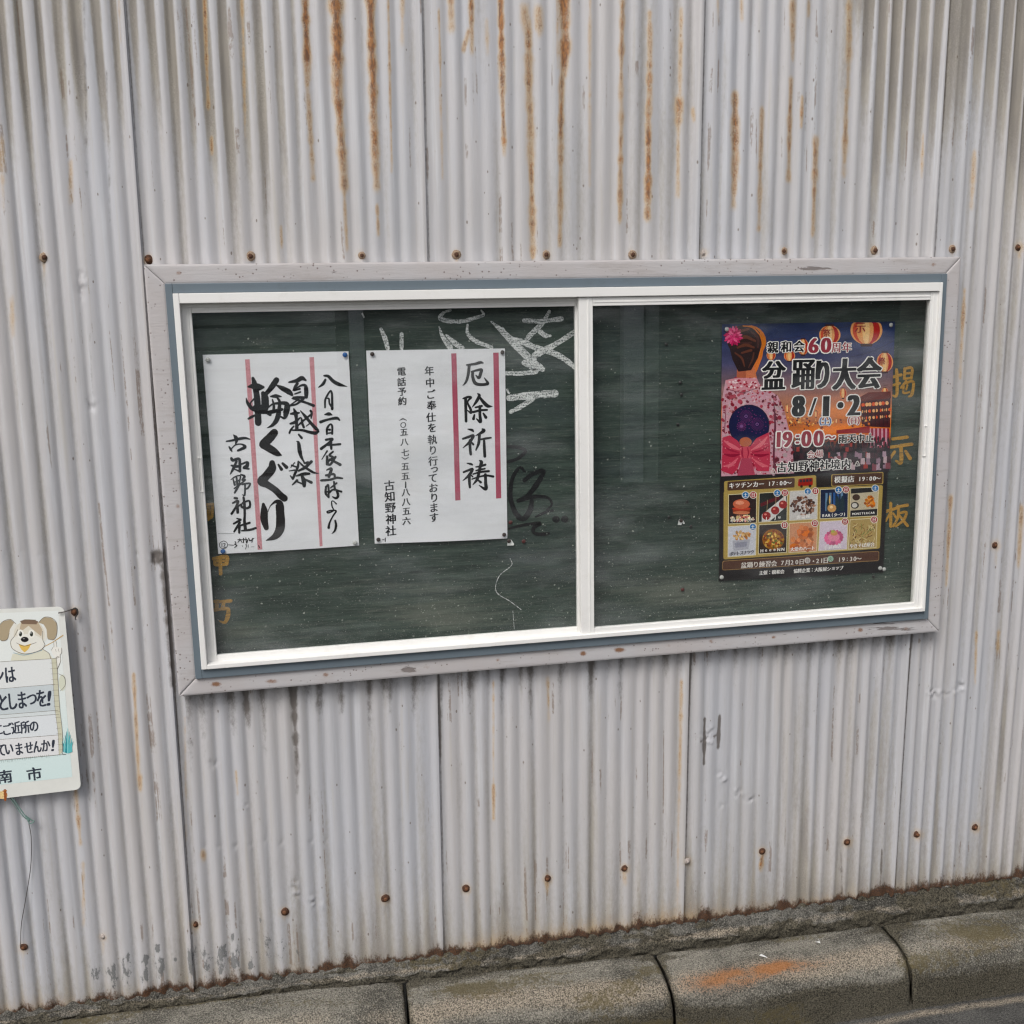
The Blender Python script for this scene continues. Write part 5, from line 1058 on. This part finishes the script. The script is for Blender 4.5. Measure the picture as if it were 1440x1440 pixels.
PINS = [(485, 499, P_BLUE, -.001, 'blue drawing pin at the top right corner of the brush calligraphy sheet'), (313.5, 775.5, P_BLUE, -.001, 'blue drawing pin at the bottom left corner of the brush calligraphy sheet'),
 (292.5, 506, P_CLEAR, -.001, 'pale clear drawing pin at the top left corner of the brush calligraphy sheet'), (499, 763.5, P_CLEAR, -.001, 'pale clear drawing pin at the bottom right corner of the brush calligraphy sheet'),
 (523.5, 498, P_BROWN, -.001, 'brown drawing pin at the top left corner of the crimson striped notice'), (706.5, 495.3, P_BROWN, -.001, 'brown drawing pin at the top right corner of the crimson striped notice'),
 (532, 759, P_BROWN, -.001, 'brown drawing pin at the bottom left corner of the crimson striped notice'), (709, 752, P_BROWN, -.001, 'brown drawing pin at the bottom right corner of the crimson striped notice'),
 (718, 734.5, P_REDB, .003, 'dark red drawing pin on bare board, level with the two black marker dots'), (736.5, 761.5, P_REDB, .003, 'dark red drawing pin on bare board, right of the torn white scrap'),
 (716, 761, P_BROWN, .001, 'brown drawing pin holding a white paper scrap below the crimson striped notice'), (958, 732, P_BROWN, .001, 'brown drawing pin holding a white paper scrap in the middle of the right pane'),
 (966.5, 705.5, P_DARK, .003, 'dark drawing pin above the white scrap in the right pane, topmost of its cluster'), (941, 727.5, P_DARK, .003, 'dark drawing pin left of the white scrap in the right pane'), (971.5, 741, P_DARK, .003, 'dark drawing pin at lower right of the white scrap in the right pane'),
 (960, 829, P_REDB, .003, 'reddish drawing pin alone near the bottom of the right pane'), (957, 538, P_DARK, .003, 'small dark drawing pin in the right pane, upper of a close pair'), (958.5, 555, P_DARK, .003, 'small dark drawing pin in the right pane, lower of a close pair'),
 (953.5, 597, P_DARK, .003, 'small dark drawing pin below the close pair in the right pane'), (937, 484, P_DARK, .003, 'small dark drawing pin nearest the top of the right pane'),
 (1015, 812, P_CLEAR, -.001, 'clear drawing pin at the bottom left corner of the festival poster'), (1238, 799, P_CLEAR, -.001, 'clear drawing pin in the bottom right corner of the festival poster'), (1243.5, 800.5, P_CLEAR, .003, 'clear drawing pin just outside the bottom right corner of the festival poster'),
 (1022, 463, P_CLEAR, -.001, 'clear drawing pin at the top left corner of the festival poster'), (1253, 457, P_CLEAR, -.001, 'clear drawing pin at the top right corner of the festival poster'), (1229, 811, P_DARK, .003, 'dark drawing pin on bare board below the bottom right corner of the festival poster')]
for (pu, pv, me, y, lab) in PINS:
    p = U((pu, pv), y - .002)[0]; o = bpy.data.objects.new('drawing_pin', me); COL.objects.link(o); o.location = (p[0], y, p[2]); o.rotation_euler = (random.uniform(-.15, .15), 0, random.uniform(-.15, .15)); tag(o, lab, 'drawing pin', 'drawing pins stuck in the notice board')
M_SCRAP = simple('white_paper', (.72, .72, .70), .7, .3, .04, 60, 0)
def scrap(pts, y, lab, thick=.0006):
    W = U(pts, y); c = W.mean(0); bm = bmesh.new(); f = [bm.verts.new(Vector(q - c) + Vector((0, -.0012 * math.sin(i * 2.1), 0))) for i, q in enumerate(W)]; b = [bm.verts.new(v.co + Vector((0, thick, 0))) for v in f]
    bm.faces.new(f[::-1]); bm.faces.new(b); n = len(f)
    for i in range(n): bm.faces.new((f[i], f[(i + 1) % n], b[(i + 1) % n], b[i]))
    o = bm_obj('paper_scrap', bm, M_SCRAP); o.location = c; return tag(o, lab, 'paper scrap', 'torn scraps of white paper')
scrap([(713.5, 764), (715, 758), (719, 759), (723, 765), (722, 767), (713.5, 767.5)], .001, 'torn white paper scrap pinned just below the crimson striped notice')
scrap([(953, 738), (955, 730), (960, 730), (963, 736), (961.5, 737), (960, 735.5), (958, 738.5), (955.5, 738)], .001, 'torn white paper scrap pinned in the middle of the right pane')
scrap([(508, 441), (510, 439.5), (513, 446), (511.5, 447.5)], .002, 'tiny white paper scrap near the top of the left pane')

# ------------------------------------------------------------------ enamel sign on the left
YS = -.026
sg = empty('warning_sign', U((60, 1118), YS)[0]); tag(sg, 'white and pale blue enamel sign with a cartoon dog, wired to the wall', 'sign')
f_ = lambda a, b: (a / 5.76, 920 + b / 5.76)
g_ = lambda a, b: (a / 4.0, 820 + b / 4.0)
K = U([(90, 853), (114, 1110), (90, 853), (114, 1110)], YS)
X1t, X1b = K[0][0], K[1][0]; Zt, Zb = K[0][2], K[1][2]; X0 = X1t - .335
def sign_xy(s, t): return np.array([X0 + (X1t - X0) * s + (X1b - X1t) * t, Zt + (Zb - Zt) * t + .010 * (1 - s) * (1 - t) - .006 * (1 - s) * t])
cr = .012 / .335; ct = .012 / (Zt - Zb); out = []
for (s0, t0, sx, tx) in ((0, 0, 1, 1), (1, 0, -1, 1), (1, 1, -1, -1), (0, 1, 1, -1)):
    arc = [(s0 + sx * cr * (1 - math.sin(a)), t0 + tx * ct * (1 - math.cos(a))) for a in np.linspace(0, pi / 2, 6)]
    out += arc if (s0, t0) in ((0, 1), (1, 0)) else arc[::-1]
bm = bmesh.new(); fr = []; bk = []
for s_, t_ in out:
    q = sign_xy(s_, t_); fr.append(bm.verts.new((q[0], YS, q[1]))); bk.append(bm.verts.new((q[0], YS + .0016, q[1])))
n = len(fr); a_ = bm.faces.new(fr); bm.faces.new(bk[::-1])
for i in range(n): bm.faces.new((fr[i], bk[i], bk[(i + 1) % n], fr[(i + 1) % n]))
bmesh.ops.recalc_face_normals(bm, faces=bm.faces)
M_ENAM = simple('cream_enamel', (.74, .745, .70), .28, .5, .03, 30, 0)
bm_obj('sign_plate', bm, M_ENAM, sg)
dr = Flat(YS - .0002)
def bgc(x, t): return lerp((230, 234, 230), (212, 230, 228), float(sstep(.25, 1, t)))
qa = [sign_xy(.02, .02), sign_xy(.965, .02), sign_xy(.955, .925), sign_xy(.02, .925)]
S_, T_ = np.meshgrid(np.linspace(0, 1, 8), np.linspace(0, 1, 20)); q0, q1, q2, q3 = qa
Pq = q0 * ((1 - S_) * (1 - T_))[..., None] + q1 * (S_ * (1 - T_))[..., None] + q2 * (S_ * T_)[..., None] + q3 * ((1 - S_) * T_)[..., None]; Pq = Pq.reshape(-1, 2)
idx = np.arange(160).reshape(20, 8); dr.add3(np.column_stack([Pq[:, 0], np.full(160, YS - .0002), Pq[:, 1]]), np.stack([idx[:-1, :-1], idx[:-1, 1:], idx[1:, 1:], idx[1:, :-1]], -1).reshape(-1, 4).tolist(), [bgc(a, b) for a, b in zip(S_.ravel(), T_.ravel())])
dr.layer(1)
LN = (120, 110, 96)
def gp(pts, c): dr.poly([g_(*p) for p in pts], c)
def gs(txt, c): dr.strokes((0, 820, 4.0), txt, c)
def ge(x, y, rx, ry, c, n=24, rot=0): dr.ell(*g_(x, y), rx / 4, ry / 4, c, n, rot)
gp([(70, 400), (120, 385), (240, 372), (280, 400), (300, 430), (60, 436)], (222, 220, 200)); gs("240 372 3, 275 395 3, 285 425 3", LN)
ge(350, 560, 20, 46, (214, 216, 196)); gs("330 510 2, 362 530 3, 366 575 3, 340 606 2", (110, 104, 96))
gs("248 358 4, 300 330 5, 354 294 6", (196, 164, 110))
dr.layer(2)
gp([(88, 230), (60, 205), (20, 215), (-14, 250), (-16, 300), (10, 325), (40, 318), (52, 280), (70, 240)], (176, 160, 132)); gp([(215, 222), (250, 192), (290, 196), (318, 225), (320, 280), (304, 318), (270, 316), (258, 280), (245, 232)], (176, 160, 132))
gp([(46, 312), (56, 260), (80, 222), (100, 232), (84, 290), (60, 324)], (228, 226, 216)); gp([(248, 235), (262, 260), (266, 312), (250, 330), (236, 290)], (228, 226, 216))
ge(165, 290, 88, 84, (222, 216, 200)); gp([(120, 215), (165, 205), (212, 216), (238, 262), (232, 300), (196, 270), (160, 240), (132, 262), (108, 270)], (190, 172, 146)); gp([(112, 214), (140, 204), (190, 206), (215, 216), (205, 232), (125, 230)], (128, 106, 88))
ge(152, 342, 96, 56, (232, 230, 220)); ge(115, 285, 18, 24, (240, 238, 228)); ge(177, 285, 18, 24, (240, 238, 228))
dr.layer(3)
ge(115, 286, 9, 14, (40, 44, 36)); ge(177, 286, 9, 14, (40, 44, 36)); ge(112, 280, 3, 4, (240, 240, 236), 10); ge(174, 280, 3, 4, (240, 240, 236), 10); ge(139, 317, 22, 15, (32, 28, 30)); ge(134, 312, 6, 3, (150, 146, 146), 10)
gp([(104, 342), (140, 352), (176, 340), (160, 372), (138, 390), (118, 372)], (226, 188, 96)); gs("92 336 2, 138 354 3, 204 334 2", (90, 76, 66)); gs("76 392 3, 140 404 4, 236 378 3", (150, 176, 186))
gs("88 228 3, 60 205 3, 20 214 3, -14 248 3; 52 282 2, 40 316 3, 10 324 3, -16 298 2; 218 220 3, 250 192 3, 290 196 3, 318 225 3, 320 280 3, 304 317 3, 270 315 2; 100 262 3, 80 300 2, 60 330 3, 74 372 3, 140 398 3, 220 380 3, 252 350 3, 240 318 2, 240 270 3; 120 216 3, 146 206 3, 200 208 3", LN)
gp([(288, 378), (300, 360), (306, 358), (304, 330), (314, 326), (320, 358), (346, 364), (346, 390), (338, 404), (340, 440), (322, 480), (318, 430), (296, 400)], (236, 234, 226)); gs("304 358 2, 303 330 2, 314 326 2, 320 360 2; 288 378 2, 300 358 2; 346 364 2, 346 392 2, 338 406 2, 340 440 2, 324 482 2; 312 372 2, 316 386 2; 328 370 2, 332 386 2", LN)
dr.layer(4)                                            # picket board with the words
def fp_(pts, c): dr.poly([f_(*p) for p in pts], c)
fp_([(-260, 78), (418, 36), (442, 242), (-260, 300)], (226, 228, 226)); fp_([(-260, 302), (442, 244), (470, 452), (-260, 512)], (202, 210, 212)); fp_([(-260, 514), (470, 455), (478, 484), (-260, 540)], (216, 222, 222)); fp_([(-260, 543), (478, 487), (498, 650), (-260, 710)], (222, 226, 228)); fp_([(-260, 712), (498, 653), (502, 800), (470, 815), (-260, 880)], (226, 226, 226))
fp_([(418, 36), (455, 36), (470, 240), (485, 450), (505, 640), (502, 796), (478, 815), (470, 640), (446, 440), (432, 240)], (206, 204, 180))
dr.layer(5)
def fs(txt, c): dr.strokes((0, 920, 5.76), txt, c)
fs("-260 78 3, 418 36 3, 455 36 3, 470 240 3, 485 450 3, 505 640 3, 502 796 4, 470 815 3, -260 880 3; -260 301 2.5, 442 243 2.5; -260 513 2.5, 470 454 2.5; -260 541 2, 478 486 2; -260 711 2.5, 498 652 2.5; 418 36 2, 432 240 2, 446 440 2, 470 640 2, 478 812 2", LN)
for k in range(17): fs(f"{404 + k * 4.2} {72 + k * 44} 2, {462 + k * 2.6} {70 + k * 44} 2", (140, 130, 110))
for k in range(26): fs(f"{k * 16 - 8} {862 - k * 2} 2, {k * 16 - 6 + random.uniform(-5, 5)} {878 - k * 2 + random.uniform(-4, 8)} 1", (120, 140, 130))
for k in range(9):
    x = 516 + k * 8; fs(f"{x} {800 - abs(k - 4) * 3} 10, {x + random.uniform(-5, 5)} {700 + abs(k - 4) * 12} 11, {x + (k - 4) * 3} {600 + abs(k - 4) * 26} 2", random.choice([(60, 160, 164), (96, 186, 190), (40, 140, 150), (130, 204, 204)]))
SB = (52, 58, 70)
for ch, x, y, si, sx, sy in (('ン', -8, 175, 15, 1, 1.5), ('は', 85, 165, 16, .92, 1.62), ('と', 28, 388, 18, .82, 1.55), ('し', 105, 380, 17.5, .80, 1.55), ('ま', 180, 370, 17, .82, 1.62), ('つ', 258, 365, 17, .84, 1.25), ('を', 336, 356, 17, .84, 1.62), ('!', 398, 356, 25, 1.1, 1.15),
        ('に', -14, 610, 14, .9, 1.3), ('ご', 60, 605, 14, .92, 1.32), ('近', 130, 594, 14, .86, 1.32), ('所', 204, 590, 14, .86, 1.32), ('の', 276, 584, 13.5, .92, 1.35), ('て', 10, 778, 14, .84, 1.45), ('い', 75, 768, 14, .84, 1.40), ('ま', 156, 766, 14, .84, 1.42), ('せ', 234, 756, 14, .84, 1.36), ('ん', 302, 748, 14, .82, 1.36), ('か', 372, 738, 14, .84, 1.36), ('!', 430, 738, 19, 1.1, 1.15)):
    put(dr, ch, *f_(x, y), si, SB, sx=sx, sy=sy, bold=.034, vb=.012, slope=.06, shear=.18 if ch == '!' else 0)
for ch, x, y in (('南', 38, 990), ('市', 277, 968)): put(dr, ch, *f_(x, y), 20.5, SB, sx=.98, sy=.95, bold=.018, vb=.012, slope=.06)
dr.build('sign_artwork', M_SIGN, sg)
M_RUSTSTAIN = mat_print('rust_stain_on_enamel', .8, .2, .35)
rs = Flat(YS - .0003); rs.ell(*f_(20, 1140), 7, 5.5, (226, 196, 140), 16); rs.strokes((0, 920, 5.76), "40 1105 22, 44 1150 24, 42 1180 18", (150, 84, 44), 1, .3); rs.strokes((0, 920, 5.76), "52 1104 8, 20 1108 6", (170, 110, 60)); rs.build('rust_stain', M_RUSTSTAIN, sg)
# tie wires
M_WIRE = simple('dark_tie_wire', (.055, .050, .045), .6, .4, .2, 200, 0); M_GWIRE = simple('green_plastic_wire', (.16, .26, .23), .5, .4, .15, 200, 0)
bm = bmesh.new(); pA = U([(82, 862), (90, 860.5), (98, 858), (105, 859), (107, 866), (103, 871)], YS - .004)
pA[3:, 1] = -.012; tube(bm, [tuple(p) for p in catmull(pA, 5)], .0014, 6); pB = U([(100, 858), (106, 855), (109, 862), (106, 869), (107, 872)], -.014); tube(bm, [tuple(p) for p in catmull(pB, 5)], .0012, 6)
tag(bm_obj('tie_wire', bm, M_WIRE, None, True), 'short dark wire twisted round a rusty nail at the enamel sign corner', 'wire')
bm = bmesh.new(); pA = U([(8, 1113), (16, 1120), (26, 1134), (36, 1148), (42, 1154)], -.020); tube(bm, [tuple(p) for p in catmull(pA, 5)], .0012, 6); pA2 = U([(10, 1115), (20, 1130), (32, 1147), (42, 1155)], -.017); tube(bm, [tuple(p) for p in catmull(pA2, 5)], .0011, 6); pA3 = U([(36, 1147), (44, 1153), (48, 1155), (42, 1158), (38, 1152)], -.018); tube(bm, [tuple(p) for p in catmull(pA3, 5)], .0012, 6)
gw = bm_obj('green_wire', bm, M_GWIRE, None, True); tag(gw, 'frayed greenish wire hanging from the lower edge of the enamel sign', 'wire')
bm = bmesh.new(); pC = U([(40, 1155), (44, 1180), (43, 1220), (36, 1265), (30, 1300), (29, 1330)], -.010); tube(bm, [tuple(p) for p in catmull(pC, 8)], .0008, 6)
tag(bm_obj('thin_wire', bm, M_WIRE, None, True), 'thin dark wire running down the corrugated iron from the sign to a low nail', 'wire')

# ------------------------------------------------------------------ litter on the kerb
def petal(u, v, y, pts, lab):
    c = U((u, v), y)[0]; c[2] = float(ktop(c[0])) + .0015; c = Vector(c); bm = bmesh.new()
    f = [bm.verts.new((a, b, .0015 + .002 * math.sin(i * 1.7))) for i, (a, b) in enumerate(pts)]; g = [bm.verts.new(q.co - Vector((0, 0, .0008))) for q in f]; n = len(f)
    bm.faces.new(f); bm.faces.new(g[::-1])
    for i in range(n): bm.faces.new((f[i], g[i], g[(i + 1) % n], f[(i + 1) % n]))
    o = bm_obj('litter_flake', bm, M_SCRAP); o.location = c; tag(o, lab, 'litter', 'white flakes lying on the kerb')
petal(1073, 1352, -.105, [(-.008, .004), (-.002, .007), (.006, -.002), (.008, -.007), (.003, -.006), (-.004, 0)], 'oblong white flake lying on the rust stained kerb stone')
petal(1150, 1334, -.075, [(-.008, .000), (-.004, -.006), (.002, -.008), (.006, .004), (.005, .010), (.002, -.002), (-.004, -.001)], 'curled white flake lying near the back of the rust stained kerb stone')

# ------------------------------------------------------------------ slatted shed across the road, seen only in the glass
M_SLAT = simple('grey_green_slats', (.42, .46, .44), .6, .4, .10, 8, 0); M_POST = simple('white_post_paint', (.84, .86, .88), .5, .4, .05, 8, 0)
sh_ = empty('slatted_shed', (1.0, -8.0, 0)); tag(sh_, 'low grey slatted shed with white posts across the road, mirrored in the glass', 'shed')
bm = bmesh.new()
for k in range(13): box(bm, -3.2, .62, -8.02 - .004 * (k % 2), -7.98, .05 + k * .20, .05 + k * .20 + .165, 0)
bm_obj('slat_wall', bm, M_SLAT, sh_)
bm = bmesh.new(); box(bm, -3.2, 6.5, -8.4, -8.06, 0, 2.7, 0); bm_obj('back_wall', bm, simple('dark_boards', (.075, .078, .076), .7, .3, .2, 6, 0), sh_)
def mirrored(u, v, yg, y):
    P = U((u, v), yg)[0]; d = P - CP; return P[0] + d[0] / d[1] * (yg - y)
for ua, ub, yg in ((496, 516, -.0216), (877, 905, -.0375), (908, 926, -.0375)):
    bm = bmesh.new(); box(bm, mirrored(ua, 560, yg, -7.9), mirrored(ub, 560, yg, -7.9), -8.02, -7.9, -.01, 2.7, 0); bm_obj('post', bm, M_POST if ua != 908 else M_SLAT, sh_)
